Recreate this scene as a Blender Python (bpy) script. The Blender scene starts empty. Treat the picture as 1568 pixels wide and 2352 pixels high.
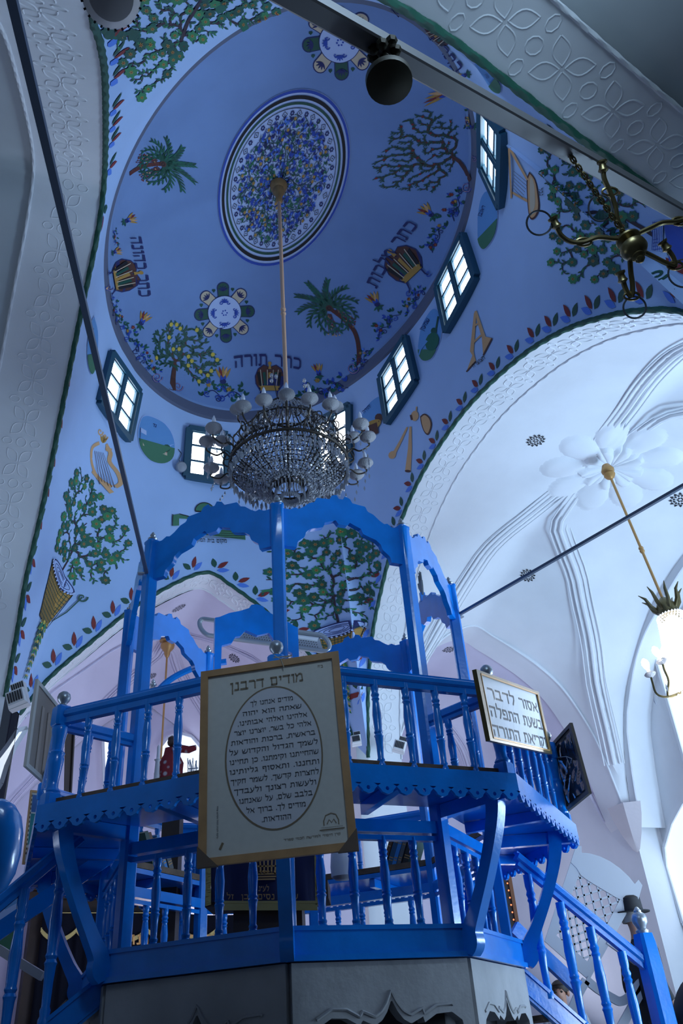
import bpy, bmesh, math, random
from mathutils import Vector, Matrix
from mathutils.bvhtree import BVHTree
random.seed(7)
scn = bpy.context.scene
col = scn.collection
PI = math.pi
# ------------------------------------------------------------------ camera
UN = 1.5                      # metres per survey unit, survey origin = camera
EYE = 0.705
FPX, PITCH, ROLL = 1872.9, math.radians(34.1375), math.radians(-4.5344)
PW, PH = 1568.0, 2352.0
_f = Vector((0, math.cos(PITCH), math.sin(PITCH)))
_u0 = Vector((0, -math.sin(PITCH), math.cos(PITCH)))
_r0 = Vector((1, 0, 0))
_r = math.cos(ROLL) * _r0 + math.sin(ROLL) * _u0
_u = -math.sin(ROLL) * _r0 + math.cos(ROLL) * _u0
CAM = Vector((0, 0, EYE))
cd = bpy.data.cameras.new('camera')
cam = bpy.data.objects.new('camera', cd)
col.objects.link(cam)
M = Matrix((_r, _u, -_f)).transposed().to_4x4()
M.translation = CAM
cam.matrix_world = M
cd.sensor_fit = 'VERTICAL'
cd.sensor_height = 22.3
cd.sensor_width = 14.87
cd.lens = FPX / PH * 22.3
cd.clip_start = 0.05
cd.clip_end = 200
scn.camera = cam
# ------------------------------------------------------------------ world, light, exposure
wd = bpy.data.worlds.new('world')
scn.world = wd
wd.use_nodes = True
wd.node_tree.nodes['Background'].inputs[0].default_value = (0.42, 0.60, 1.0, 1)
wd.node_tree.nodes['Background'].inputs[1].default_value = 0.035
scn.view_settings.view_transform = 'Standard'
scn.view_settings.look = 'None'
scn.view_settings.gamma = 1.0
scn.view_settings.exposure = 0.35
scn.cycles.max_bounces = 6
scn.cycles.diffuse_bounces = 4
scn.cycles.glossy_bounces = 3
scn.cycles.transmission_bounces = 4
scn.cycles.sample_clamp_indirect = 4.0
scn.cycles.caustics_reflective = False
scn.cycles.caustics_refractive = False
scn.cycles.use_denoising = True

def ray(px, py):
    return (px - PW / 2) / FPX * _r - (py - PH / 2) / FPX * _u + _f

def W3(x, y, z):
    return Vector((UN * x, UN * y, EYE + UN * z))

def at_y(px, py, y):          # point of the sight line at forward distance y metres
    d = ray(px, py)
    return CAM + d * (y / d.y)

def on_plane(px, py, p, n):
    d = ray(px, py)
    return CAM + d * ((p - CAM).dot(n) / d.dot(n))

def area(name, loc, target, sx, sy, power, color):
    l = bpy.data.lights.new(name, 'AREA')
    l.shape = 'RECTANGLE'; l.size = sx; l.size_y = sy; l.energy = power; l.color = color
    o = bpy.data.objects.new(name, l)
    o.location = loc
    o.rotation_euler = (Vector(target) - Vector(loc)).to_track_quat('-Z', 'Y').to_euler()
    col.objects.link(o)
    return o
# daylight through the windows of the right hand bay, the back bays and the drum, with added fill lamps
area('daylight_right', W3(4.35, 4.9, 0.5), W3(1.6, 5.6, 3.9), 2.6, 2.4, 500, (0.50, 0.74, 1.0))
area('daylight_far', W3(1.2, 9.6, 0.2), W3(1.6, 8.3, 3.4), 1.6, 1.4, 30, (0.74, 0.78, 1.0))
area('daylight_back', W3(-1.55, 7.9, 0.28), W3(-2.0, 8.2, 4.0), 1.8, 1.2, 68, (0.74, 0.76, 1.0))
area('fill_side', W3(3.0, 3.3, 0.35), W3(2.9, 8.4, 1.2), 1.2, 1.2, 70, (0.60, 0.76, 1.0))  # added fill lamp, out of view, to brighten the lower right wall
area('fill_left', W3(-3.3, 3.4, 0.9), W3(-1.9, 3.6, 4.6), 1.6, 1.6, 26, (0.62, 0.76, 1.0))  # added lamp that brightens the soffit of the left arch
area('fill_front', W3(.45, .5, 3.05), W3(-.4, 4.0, 1.7), 2.0, .7, 72, (0.55, 0.76, 1.0))  # unseen fill lamp added under the front arch to light sign and canopy
area('daylight_drum', W3(.72, 2.62, 4.9), W3(-.7, 5.8, 5.3), 1.2, .9, 8, (0.60, 0.78, 1.0))

# ------------------------------------------------------------------ materials
MATS = {}
def mat(name, color, rough=0.6, metal=0.0, emit=0.0, ecol=None, noise=0.0, nscale=4.0, bump=0.0, bscale=30.0, coat=0.0, trans=0.0, alpha=1.0, spec=0.5, col2=None):
    if name in MATS: return MATS[name]
    m = bpy.data.materials.new(name); m.use_nodes = True
    nt = m.node_tree; b = nt.nodes['Principled BSDF']
    c = (*color, 1)
    b.inputs['Base Color'].default_value = c
    b.inputs['Roughness'].default_value = rough
    b.inputs['Metallic'].default_value = metal
    b.inputs['Specular IOR Level'].default_value = spec
    if coat: b.inputs['Coat Weight'].default_value = coat; b.inputs['Coat Roughness'].default_value = 0.12
    if trans: b.inputs['Transmission Weight'].default_value = trans; b.inputs['IOR'].default_value = 1.45
    if alpha < 1: b.inputs['Alpha'].default_value = alpha
    if emit:
        b.inputs['Emission Color'].default_value = (*(ecol or color), 1)
        b.inputs['Emission Strength'].default_value = emit
    if noise or bump:
        tc = nt.nodes.new('ShaderNodeTexCoord')
    if noise:
        nz = nt.nodes.new('ShaderNodeTexNoise'); nz.inputs['Scale'].default_value = nscale; nz.inputs['Detail'].default_value = 6
        rp = nt.nodes.new('ShaderNodeMix'); rp.data_type = 'RGBA'
        d = col2 or tuple(x * (1 - noise) for x in color)
        rp.inputs[6].default_value = c; rp.inputs[7].default_value = (*d, 1)
        rm = nt.nodes.new('ShaderNodeMapRange'); rm.inputs[1].default_value = 0.35; rm.inputs[2].default_value = 0.7
        nt.links.new(tc.outputs['Object'], nz.inputs['Vector'])
        nt.links.new(nz.outputs['Fac'], rm.inputs[0]); nt.links.new(rm.outputs[0], rp.inputs[0])
        nt.links.new(rp.outputs[2], b.inputs['Base Color'])
    if bump:
        n2 = nt.nodes.new('ShaderNodeTexNoise'); n2.inputs['Scale'].default_value = bscale; n2.inputs['Detail'].default_value = 4
        bp = nt.nodes.new('ShaderNodeBump'); bp.inputs['Strength'].default_value = bump; bp.inputs['Distance'].default_value = 0.02
        nt.links.new(tc.outputs['Object'], n2.inputs['Vector'])
        nt.links.new(n2.outputs['Fac'], bp.inputs['Height']); nt.links.new(bp.outputs['Normal'], b.inputs['Normal'])
    MATS[name] = m
    return m

WHITE = mat('white_plaster', (0.74, 0.76, 0.80), 0.85, noise=0.10, nscale=1.2, bump=0.12, bscale=9)
PLAST2 = mat('shaded_plaster', (0.50, 0.54, 0.57), 0.9, noise=0.10, nscale=1.0, bump=0.1, bscale=9)  # white plaster toned down, shade of left bay and front arch in its colour
DOMEB = mat('dome_blue_limewash', (0.19, 0.31, 0.58), 0.85, noise=0.10, nscale=1.4, bump=0.06, bscale=12)
PENDB = mat('pale_blue_limewash', (0.38, 0.55, 0.86), 0.85, noise=0.08, nscale=1.1, bump=0.08, bscale=8)
LEDGE = mat('ledge_grey', (0.11, 0.13, 0.20), 0.8)
BLUE = mat('blue_gloss_paint', (0.003, 0.245, 0.84), 0.22, coat=0.4, noise=0.18, nscale=5, bump=0.05, bscale=40)
SILV = mat('silver_paint', (0.42, 0.46, 0.50), 0.35, metal=0.7)
TEAL = mat('teal_window_paint', (0.014, 0.075, 0.125), 0.45)
PANE2 = mat('pale_window_glow', (0.9, 0.95, 1.0), 0.3, emit=0.62, ecol=(0.80, 0.88, 1.0))
PANE = mat('bright_sky_pane', (0.9, 0.95, 1.0), 0.3, emit=7.0, ecol=(0.88, 0.94, 1.0))
DGREEN = mat('dark_green_paint', (0.008, 0.075, 0.05), 0.6)
GREEN = mat('leaf_green_paint', (0.012, 0.12, 0.075), 0.7)
GREEN2 = mat('bright_green_paint', (0.03, 0.20, 0.08), 0.7)
BROWN = mat('trunk_brown_paint', (0.085, 0.03, 0.022), 0.7)
DBROWN = mat('dark_branch_paint', (0.035, 0.018, 0.03), 0.7)
OCHRE = mat('ochre_paint', (0.42, 0.24, 0.05), 0.7)
YELLOW = mat('yellow_paint', (0.60, 0.46, 0.06), 0.7)
RED = mat('brick_red_paint', (0.20, 0.02, 0.02), 0.7)
ROYAL = mat('royal_blue_paint', (0.02, 0.07, 0.42), 0.7)
SKYB = mat('light_blue_paint', (0.08, 0.22, 0.75), 0.7)
NAVY = mat('navy_paint', (0.012, 0.02, 0.12), 0.7)
BLACK = mat('black_paint', (0.006, 0.006, 0.010), 0.7)
CREAM = mat('cream_paint', (0.55, 0.47, 0.34), 0.7)
PALE = mat('pale_blue_ground_paint', (0.38, 0.52, 0.85), 0.8)
DOMW = mat('whitish_ground_paint', (0.46, 0.58, 0.86), 0.8)
TAN = mat('tan_paint', (0.62, 0.36, 0.17), 0.7)
LAND = mat('meadow_paint', (0.05, 0.18, 0.10), 0.7)
SKYP = mat('picture_sky_paint', (0.12, 0.32, 0.66), 0.7)

# ------------------------------------------------------------------ mesh builder
class MB:
    def __init__(s): s.v = []; s.f = []; s.m = []
    def add(s, vs, fs, mi=0):
        k = len(s.v); s.v += [Vector(v) for v in vs]
        for f in fs: s.f.append([k + i for i in f]); s.m.append(mi)
    def poly(s, pts, mi=0): s.add(pts, [list(range(len(pts)))], mi)
    def box(s, c, sx, sy, sz, R=None, mi=0):
        c = Vector(c); vs = []
        for x in (-1, 1):
            for y in (-1, 1):
                for z in (-1, 1):
                    p = Vector((x * sx / 2, y * sy / 2, z * sz / 2))
                    vs.append(c + (R @ p if R else p))
        s.add(vs, [(0, 1, 3, 2), (4, 6, 7, 5), (0, 4, 5, 1), (2, 3, 7, 6), (0, 2, 6, 4), (1, 5, 7, 3)], mi)
    def bar(s, p, q, w, h, up=Vector((0, 0, 1)), mi=0, bev=0.0):
        p = Vector(p); q = Vector(q); d = (q - p).normalized(); a = d.cross(up)
        if a.length < 1e-4: a = d.cross(Vector((0, 1, 0)))
        a.normalize(); b = a.cross(d).normalized()
        if bev:
            o = [(-w/2+bev, -h/2), (w/2-bev, -h/2), (w/2, -h/2+bev), (w/2, h/2-bev), (w/2-bev, h/2), (-w/2+bev, h/2), (-w/2, h/2-bev), (-w/2, -h/2+bev)]
        else:
            o = [(-w/2, -h/2), (w/2, -h/2), (w/2, h/2), (-w/2, h/2)]
        s.loft([[e + a * x + b * y for x, y in o] for e in (p, q)], mi)
    def loft(s, rings, mi=0, caps=True, closed=False):
        n = len(rings[0]); k = len(s.v)
        for r in rings: s.v += [Vector(v) for v in r]
        m = len(rings)
        for i in range(m if closed else m - 1):
            j = (i + 1) % m
            for a in range(n):
                b = (a + 1) % n
                s.f.append([k + i*n + a, k + i*n + b, k + j*n + b, k + j*n + a]); s.m.append(mi)
        if caps and not closed:
            s.f.append([k + a for a in range(n)][::-1]); s.m.append(mi)
            s.f.append([k + (m-1)*n + a for a in range(n)]); s.m.append(mi)
    def tube(s, pts, r, n=8, mi=0, closed=False, caps=True):
        pts = [Vector(p) for p in pts]; rs = r if isinstance(r, (list, tuple)) else [r] * len(pts)
        rings = []; ref = None; m = len(pts)
        for i, p in enumerate(pts):
            t = (pts[(i+1) % m] - pts[i-1]) if closed else (pts[min(i+1, m-1)] - pts[max(i-1, 0)])
            if t.length < 1e-9: t = Vector((0, 0, 1))
            t.normalize()
            if ref is None:
                ref = t.orthogonal().normalized()
            ref = (ref - t * ref.dot(t))
            if ref.length < 1e-6: ref = t.orthogonal()
            ref.normalize(); b = t.cross(ref)
            rings.append([p + (ref * math.cos(a) + b * math.sin(a)) * rs[i] for a in [2*PI*k/n for k in range(n)]])
        s.loft(rings, mi, caps, closed)
    def lathe(s, prof, n=16, X=None, mi=0, caps=True):
        X = X or Matrix.Identity(4)
        s.loft([[X @ Vector((r*math.cos(2*PI*k/n), r*math.sin(2*PI*k/n), z)) for k in range(n)] for r, z in prof], mi, caps)
    def ball(s, c, r, n=12, mi=0, sq=1.0):
        k = max(4, n // 2)
        s.lathe([(max(1e-4, r*math.sin(PI*i/k)), -r*sq*math.cos(PI*i/k)) for i in range(k+1)], n, Matrix.Translation(Vector(c)), mi)
    def octa(s, c, rx, rz, ax=Vector((0, 0, 1)), mi=0):
        c = Vector(c); ax = ax.normalized(); a = ax.orthogonal().normalized(); b = ax.cross(a)
        s.add([c+a*rx, c+b*rx, c-a*rx, c-b*rx, c+ax*rz, c-ax*rz], [(0,1,4),(1,2,4),(2,3,4),(3,0,4),(1,0,5),(2,1,5),(3,2,5),(0,3,5)], mi)
    def grid(s, fn, nu, nv, mi=0):
        k = len(s.v)
        for i in range(nu+1):
            for j in range(nv+1): s.v.append(Vector(fn(i/nu, j/nv)))
        for i in range(nu):
            for j in range(nv):
                a = k + i*(nv+1) + j
                s.f.append([a, a+1, a+nv+2, a+nv+1]); s.m.append(mi)
    def prism(s, out, O, U, V, t, mi=0):     # 2D outline given thickness t along U x V, centred
        N = U.cross(V).normalized() * (t / 2)
        a = [O + U*x + V*y + N for x, y in out]; b = [O + U*x + V*y - N for x, y in out]
        n = len(out); k = len(s.v); s.v += a + b
        s.f.append([k+i for i in range(n)]); s.m.append(mi)
        s.f.append([k+n+i for i in range(n)][::-1]); s.m.append(mi)
        for i in range(n):
            j = (i+1) % n
            s.f.append([k+i, k+n+i, k+n+j, k+j]); s.m.append(mi)
    def strip(s, out_top, out_bot, O, U, V, t, mi=0):  # band between two 2D polylines with the same count, thickness t
        N = U.cross(V).normalized() * (t / 2)
        rings = []
        for (x0, y0), (x1, y1) in zip(out_top, out_bot):
            rings.append([O+U*x0+V*y0+N, O+U*x1+V*y1+N, O+U*x1+V*y1-N, O+U*x0+V*y0-N])
        s.loft(rings, mi)
    def build(s, name, mats, parent=None, smooth=True, tri=False):
        me = bpy.data.meshes.new(name)
        me.from_pydata([tuple(v) for v in s.v], [], s.f)
        if not isinstance(mats, (list, tuple)): mats = [mats]
        for m in mats: me.materials.append(m)
        if len(mats) > 1: me.polygons.foreach_set('material_index', s.m)
        me.update()
        bm = bmesh.new(); bm.from_mesh(me)
        if tri: bmesh.ops.triangulate(bm, faces=[f for f in bm.faces if len(f.verts) > 4])
        else: bmesh.ops.recalc_face_normals(bm, faces=bm.faces)
        bm.to_mesh(me); bm.free()
        if smooth:
            me.polygons.foreach_set('use_smooth', [True] * len(me.polygons))
            me.set_sharp_from_angle(angle=math.radians(38))
        o = bpy.data.objects.new(name, me); col.objects.link(o)
        if parent:
            o.parent = parent; o.matrix_parent_inverse = parent.matrix_basis.inverted()
        return o

def tag(o, label=None, cat=None, group=None, kind=None):
    if label: o['label'] = label
    if cat: o['category'] = cat
    if group: o['group'] = group
    if kind: o['kind'] = kind
    return o
def empty(name, loc, label=None, cat=None, group=None, kind=None):
    o = bpy.data.objects.new(name, None); o.location = loc; o.empty_display_size = 0.1
    col.objects.link(o)
    return tag(o, label, cat, group, kind)
def kids(o): return [c for c in bpy.data.objects if c.parent == o]
def copy_tree(o, parent=None):
    c = o.copy(); col.objects.link(c)
    if parent: c.parent = parent; c.matrix_parent_inverse = o.matrix_parent_inverse.copy()
    for ch in kids(o): copy_tree(ch, c)
    return c
def lerp(a, b, t): return a + (b - a) * t
def interp(tab, x):
    if x <= tab[0][0]: return tab[0][1]
    for (x0, y0), (x1, y1) in zip(tab, tab[1:]):
        if x <= x1: return y0 + (y1-y0)*(x-x0)/(x1-x0)
    return tab[-1][1]
def smoothtab(tab, n):       # Catmull-Rom through (x,y) knots, n samples
    out = []; m = len(tab)
    for i in range(m-1):
        p0 = tab[max(i-1, 0)]; p1 = tab[i]; p2 = tab[i+1]; p3 = tab[min(i+2, m-1)]
        for k in range(n):
            t = k/n
            out.append(tuple(0.5*((2*b)+(-a+c)*t+(2*a-5*b+4*c-d)*t*t+(-a+3*b-3*c+d)*t**3) for a, b, c, d in zip(p0, p1, p2, p3)))
    out.append(tuple(tab[-1])); return out

HEB = {
'א':(.78,[[(.02,.98),(.2,.72),(.55,.3),(.76,.02)],[(.70,1),(.70,.72),(.50,.44)],[(.06,.02),(.14,.36),(.30,.58)]]),
'ב':(.76,[[(.06,.9),(.58,.9)],[(.57,.92),(.57,.1)],[(.0,.1),(.76,.1)]]),
'ג':(.50,[[(.08,.9),(.38,.9)],[(.35,.92),(.40,.35),(.44,.0)],[(.38,.36),(.06,.04)]]),
'ד':(.72,[[(.0,.9),(.72,.9)],[(.58,.92),(.58,.0)]]),
'ה':(.72,[[(.0,.9),(.68,.9)],[(.62,.92),(.62,.0)],[(.12,.54),(.12,.0)]]),
'ו':(.30,[[(.02,.9),(.26,.9)],[(.23,.92),(.23,.0)]]),
'ז':(.38,[[(.02,.94),(.36,.86)],[(.20,.9),(.20,.0)]]),
'ח':(.74,[[(.0,.9),(.72,.9)],[(.64,.92),(.64,.0)],[(.12,.9),(.12,.0)]]),
'ט':(.72,[[(.08,1),(.08,.12)],[(.06,.1),(.6,.1)],[(.63,.1),(.66,.82)],[(.68,.9),(.44,.9),(.40,.62)]]),
'י':(.28,[[(.02,.9),(.24,.9)],[(.22,.92),(.18,.5)]]),
'כ':(.66,[[(.04,.9),(.48,.9)],[(.5,.9),(.61,.74),(.61,.26),(.5,.1)],[(.5,.1),(.02,.1)]]),
'ך':(.64,[[(.0,.9),(.64,.9)],[(.53,.92),(.53,-.34)]]),
'ל':(.60,[[(.06,1.38),(.08,.9)],[(.04,.9),(.56,.9)],[(.54,.92),(.52,.55),(.30,.0)]]),
'מ':(.74,[[(.0,1),(.14,.66),(.04,.0)],[(.14,.66),(.36,.9),(.56,.9)],[(.63,.88),(.67,.1)],[(.70,.1),(.38,.1)]]),
'ם':(.72,[[(.0,.9),(.6,.9)],[(.62,.94),(.62,.06)],[(.64,.1),(.08,.1)],[(.12,.9),(.12,.06)]]),
'נ':(.46,[[(.12,.9),(.38,.9)],[(.36,.92),(.38,.1)],[(.42,.1),(.0,.1)]]),
'ן':(.30,[[(.02,.9),(.26,.9)],[(.22,.92),(.22,-.34)]]),
'ס':(.72,[[(.0,.9),(.6,.9)],[(.62,.9),(.64,.5),(.52,.14)],[(.54,.1),(.24,.1)],[(.10,.9),(.12,.4),(.26,.1)]]),
'ע':(.68,[[(.62,1),(.58,.5),(.36,.12),(.0,-.04)],[(.10,1),(.20,.62),(.38,.2)]]),
'פ':(.68,[[(.06,.9),(.54,.9)],[(.56,.9),(.62,.7),(.62,.1)],[(.64,.1),(.0,.1)],[(.10,.9),(.10,.5),(.32,.5)]]),
'ף':(.64,[[(.06,.9),(.58,.9)],[(.56,.92),(.56,-.34)],[(.10,.9),(.10,.5),(.30,.5)]]),
'צ':(.68,[[(.62,1),(.58,.64),(.34,.46)],[(.02,1),(.18,.66),(.60,.12)],[(.64,.1),(.0,.1)]]),
'ץ':(.60,[[(.02,1),(.26,.5),(.26,-.34)],[(.56,1),(.50,.66),(.28,.46)]]),
'ק':(.68,[[(.0,.9),(.62,.9)],[(.63,.9),(.58,.45),(.36,.08)],[(.12,.56),(.12,-.36)]]),
'ר':(.62,[[(.0,.9),(.5,.9)],[(.5,.9),(.58,.74),(.58,.0)]]),
'ש':(.88,[[(.02,1),(.10,.12)],[(.44,1),(.38,.56),(.14,.34)],[(.84,1),(.78,.36),(.58,.1)],[(.08,.1),(.60,.1)]]),
'ת':(.74,[[(.08,.9),(.6,.9)],[(.6,.9),(.66,.74),(.66,.0)],[(.18,.9),(.18,.1),(.0,.06)]]),
'.':(.18,[[(.04,.07),(.16,.07)]]), ',':(.18,[[(.12,.14),(.06,-.14)]]), '"':(.3,[[(.06,1),(.04,.7)],[(.22,1),(.2,.7)]]), ' ':(.42,[])}
def text_mesh(body, heb=True):     # square Hebrew lettering, right to left, letter height 1, baseline 0
    vs = []; fs = []; x = 0.0
    for ch_ in body:
        w, st = HEB.get(ch_, (.4, []))
        x0 = x - w
        for pl_ in st:
            for (ax, ay), (bx, by) in zip(pl_, pl_[1:]):
                dx, dy = bx-ax, by-ay; l = math.hypot(dx, dy) or 1; t = (.115 + .085*(abs(dx)/l)**2)/2
                e = .02; ax_, ay_, bx_, by_ = ax-dx/l*e, ay-dy/l*e, bx+dx/l*e, by+dy/l*e; ox, oy = -dy/l*t, dx/l*t
                k = len(vs); vs += [(x0+ax_+ox, ay_+oy), (x0+ax_-ox, ay_-oy), (x0+bx_-ox, by_-oy), (x0+bx_+ox, by_+oy)]; fs.append([k, k+1, k+2, k+3])
        x = x0 - .13
    W_ = -x - .13
    return [(a + W_/2, b) for a, b in vs], fs, W_, 1.0
# ------------------------------------------------------------------ architecture (survey units, EYE at the origin)
C0 = Vector((-0.335, 4.446))
_psi = math.radians(-63.5)
AX = Vector((math.cos(_psi), math.sin(_psi))); BX = Vector((-AX.y, AX.x))
RA, RB_ = 2.12, 1.40
Z_LIP, Z_BAND, Z_TOP = 5.72, 5.58, 6.66
def ring_xy(th, k=1.0):
    return C0 + AX * (RA * k * math.cos(th)) + BX * (RB_ * k * math.sin(th))
def ring_th(p):
    d = Vector((p[0], p[1])) - C0
    return math.atan2(d.dot(BX) / RB_, d.dot(AX) / RA)
def wall_curve(p, q, tab, n):
    p = Vector(p); q = Vector(q); L = (q - p).length
    t = smoothtab(tab, 6); out = []
    for i in range(n + 1):
        s = tab[0][0] + (tab[-1][0] - tab[0][0]) * i / n
        xy = p + (q - p) * (s / L); out.append((xy.x, xy.y, interp(t, s)))
    return out
TB = [(0,2.5),(.18,2.82),(.46,3.16),(.8,3.55),(1.18,3.88),(1.5,4.06),(1.74,3.95),(2.05,3.75),(2.22,3.61),(2.49,3.36),(2.75,3.0),(2.95,2.45)]
TC = [(.12,2.3),(.19,2.7),(.38,3.21),(.62,3.55),(1.16,4.0),(1.77,4.25),(2.4,4.31),(2.91,4.27),(3.52,4.11),(3.99,3.89),(4.36,3.63),(4.6,3.42),(4.82,3.17),(5.0,2.8),(5.1,2.3)]
TD = [(.05,2.4),(.3,2.8),(.65,3.08),(1.04,3.24),(1.29,3.32),(1.53,3.35),(1.88,3.35),(2.18,3.36),(2.51,3.40),(2.81,3.40),(3.0,3.2),(3.2,2.5)]
TE = [(0,2.4),(.25,2.95),(.49,3.41),(.67,3.63),(.85,3.75),(1.10,3.84),(1.30,3.74),(1.55,3.6),(1.82,3.42),(2.07,3.17),(2.28,2.76),(2.39,2.36),(2.47,1.9),(2.52,1.8)]
TF = [(0.1,1.75),(.15,2.1),(.29,2.74),(.37,2.86),(.56,3.13),(.73,3.32),(.94,3.48),(1.22,3.62),(1.64,3.81),(2.3,4.0),(3.0,4.0),(3.8,3.75),(4.6,3.1),(5.1,2.2)]
EB = wall_curve((-2.7, 6.2), (.02, 7.5), TB, 60)
EC = wall_curve((.02, 7.5), (2.03, 2.7), TC, 80)
ED = wall_curve((-.5, .8), (2.05, 2.8), TD, 60)
EA = smoothtab([(-.5,.8,2.4),(-.68,1.2,3.1),(-.871,1.63,3.673),(-.918,1.815,3.881),(-1.061,2.245,4.333),(-1.427,3.241,5.125),(-1.542,3.545,4.936),(-1.726,3.913,4.614),(-1.937,4.34,4.19),(-2.119,4.715,3.774),(-2.245,4.959,3.483),(-2.386,5.215,3.158),(-2.485,5.437,2.844),(-2.597,5.669,2.431)], 6)
OUT = {'A': Vector((-.918, -.396)), 'B': Vector((-.432, .903)), 'C': Vector((.922, .386)), 'D': Vector((.617, -.787))}
bnd = ED + EC[::-1] + EB[::-1] + EA[::-1]
ths = [ring_th(p) for p in bnd]
for i in range(1, len(ths)):
    while ths[i] < ths[i-1] - PI: ths[i] += 2*PI
    if ths[i] <= ths[i-1]: ths[i] = ths[i-1] + 1e-3
KW = 14
def pend(i, w):
    r = ring_xy(ths[i]); p = bnd[i]
    g = w ** 0.9
    return W3(r.x + (p[0]-r.x)*g, r.y + (p[1]-r.y)*g, Z_BAND + (p[2]-Z_BAND)*w)
mb = MB(); nb = len(bnd)
rows = [[pend(i, j/KW) for i in range(nb)] for j in range(KW+1)]
mb.v = [p for r in rows for p in r]
for j in range(KW):
    for i in range(nb):
        k = (i+1) % nb
        mb.f.append([j*nb+i, j*nb+k, (j+1)*nb+k, (j+1)*nb+i]); mb.m.append(0)
# ledge band under the dome and the shallow dome itself
NT = 120
k0 = len(mb.v)
prof = [(1.0, Z_BAND, 1), (0.985, Z_BAND+.01, 1), (0.985, Z_LIP-.01, 1), (0.975, Z_LIP, 2)]
ND = 22
for i in range(1, ND):
    t = i / ND
    prof.append((0.975*math.cos(t*PI/2), Z_LIP + (Z_TOP-Z_LIP)*math.sin(t*PI/2), 2))
for kx, z, m in prof:
    for i in range(NT):
        q = ring_xy(2*PI*i/NT, kx); mb.v.append(W3(q.x, q.y, z))
for j in range(len(prof)-1):
    for i in range(NT):
        k = (i+1) % NT
        mb.f.append([k0+j*NT+i, k0+j*NT+k, k0+(j+1)*NT+k, k0+(j+1)*NT+i]); mb.m.append(prof[j+1][2] if j else 1)
mb.f.append([k0+(len(prof)-1)*NT+i for i in range(NT)]); mb.m.append(2)
SURF_BVH = BVHTree.FromPolygons([tuple(v) for v in mb.v], mb.f)
ceil_main = tag(mb.build('ceiling', [PENDB, LEDGE, DOMEB]), kind='structure')
CENTRE3 = W3(C0.x, C0.y, 3.6)

# --- soffits of the four great arches, carried down to the floor as piers
def soffit_pts(E, out, w, skip0=False):
    o = Vector((out.x, out.y, 0)) * w
    pts = [Vector(p) for p in E]
    a = pts[0]; b = pts[-1]; lo = Vector((a.x, a.y, -.47)) if not skip0 else a + (a-pts[1]).normalized()*.4
    pts = [lo] + pts + [Vector((b.x, b.y, -.47))]
    return [W3(*p) for p in pts], [W3(*(p + o)) for p in pts]
SOFW = {'A': .46, 'B': .33, 'C': .33, 'D': .33}
soff = {}
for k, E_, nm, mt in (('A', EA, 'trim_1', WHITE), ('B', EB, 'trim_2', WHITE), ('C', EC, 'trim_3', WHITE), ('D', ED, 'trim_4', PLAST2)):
    a, b = soffit_pts(E_, OUT[k], SOFW[k], k in 'AD')
    m = MB(); n = len(a)
    m.v = a + b
    for i in range(n-1): m.f.append([i, i+1, n+i+1, n+i]); m.m.append(0)
    soff[k] = tag(m.build(nm, mt), kind='structure')
    # twisted green rope along the edge, plain plaster cord along the outer edge
    def rope(pts, r, name, mt, tw):
        mm = MB(); pts = [Vector(p) for p in pts]; rings = []; dist = 0
        # resample
        L = [0]
        for x, y in zip(pts, pts[1:]): L.append(L[-1] + (y-x).length)
        N = int(L[-1] / 0.035); rs = []; j = 0
        for i in range(N+1):
            d = L[-1]*i/N
            while j < len(L)-2 and L[j+1] < d: j += 1
            rs.append(lerp(pts[j], pts[j+1], (d-L[j])/max(1e-6, L[j+1]-L[j])))
        ref = None
        for i, p in enumerate(rs):
            t = (rs[min(i+1, N)] - rs[max(i-1, 0)]).normalized()
            if ref is None: ref = t.orthogonal().normalized()
            ref = (ref - t*ref.dot(t)).normalized(); bb = t.cross(ref)
            rings.append([p + (ref*math.cos(q)+bb*math.sin(q))*r*(1+.18*math.sin(3*q + tw*i)) for q in [2*PI*x/9 for x in range(9)]])
        mm.loft(rings, 0)
        return mm.build(name, mt, soff[k])
    rope(a[1:-1], .027, 'green_rope_moulding', DGREEN, 1.1)
    rope(b[1:-1], .016, 'plaster_rope_moulding', mt, 1.1)

# --- cross vaults beyond the arches
def norm_tab(tab):
    z0 = min(tab[0][1], tab[-1][1]); z1 = max(t[1] for t in tab); s0 = tab[0][0]; s1 = tab[-1][0]
    t = smoothtab(tab, 6)
    return lambda x: max(0.0, (interp(t, s0 + (s1-s0)*x) - z0) / (z1 - z0))
class Vault:
    def __init__(s, c1, c2, c3, c4, p1, p2, zs, r1, r2):
        s.c = [Vector(c) for c in (c1, c2, c3, c4)]; s.p1 = p1; s.p2 = p2; s.zs = zs; s.r1 = r1; s.r2 = r2
    def xy(s, u, v):
        c1, c2, c3, c4 = s.c
        return lerp(lerp(c1, c2, u), lerp(c3, c4, u), v)
    def z12(s, u, v):
        zs = lerp(lerp(s.zs[0], s.zs[1], u), lerp(s.zs[2], s.zs[3], u), v)
        a = zs + (interp(s.r1, v) - zs) * s.p1(u); b = zs + (interp(s.r2, u) - zs) * s.p2(v)
        return a, b
    def pt(s, u, v):
        a, b = s.z12(u, v); q = s.xy(u, v); return W3(q.x, q.y, max(a, b))
    def groin(s, corner, n=26):   # path from a corner to the crown
        out = []
        for i in range(n + 1):
            u = 0.5 * i / n; lo, hi = 0.0, 0.5
            U = u if corner in (0, 2) else 1 - u
            for _ in range(22):
                v = (lo + hi) / 2; V = v if corner in (0, 1) else 1 - v
                a, b = s.z12(U, V)
                if b < a: lo = v
                else: hi = v
            v = (lo+hi)/2 if i < n else 0.5
            out.append((U, v if corner in (0, 1) else 1 - v))
        return out
def arc_p(e=1.7): return lambda x: max(0.0, 1 - abs(2*x-1)**e) ** (1/e)
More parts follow.
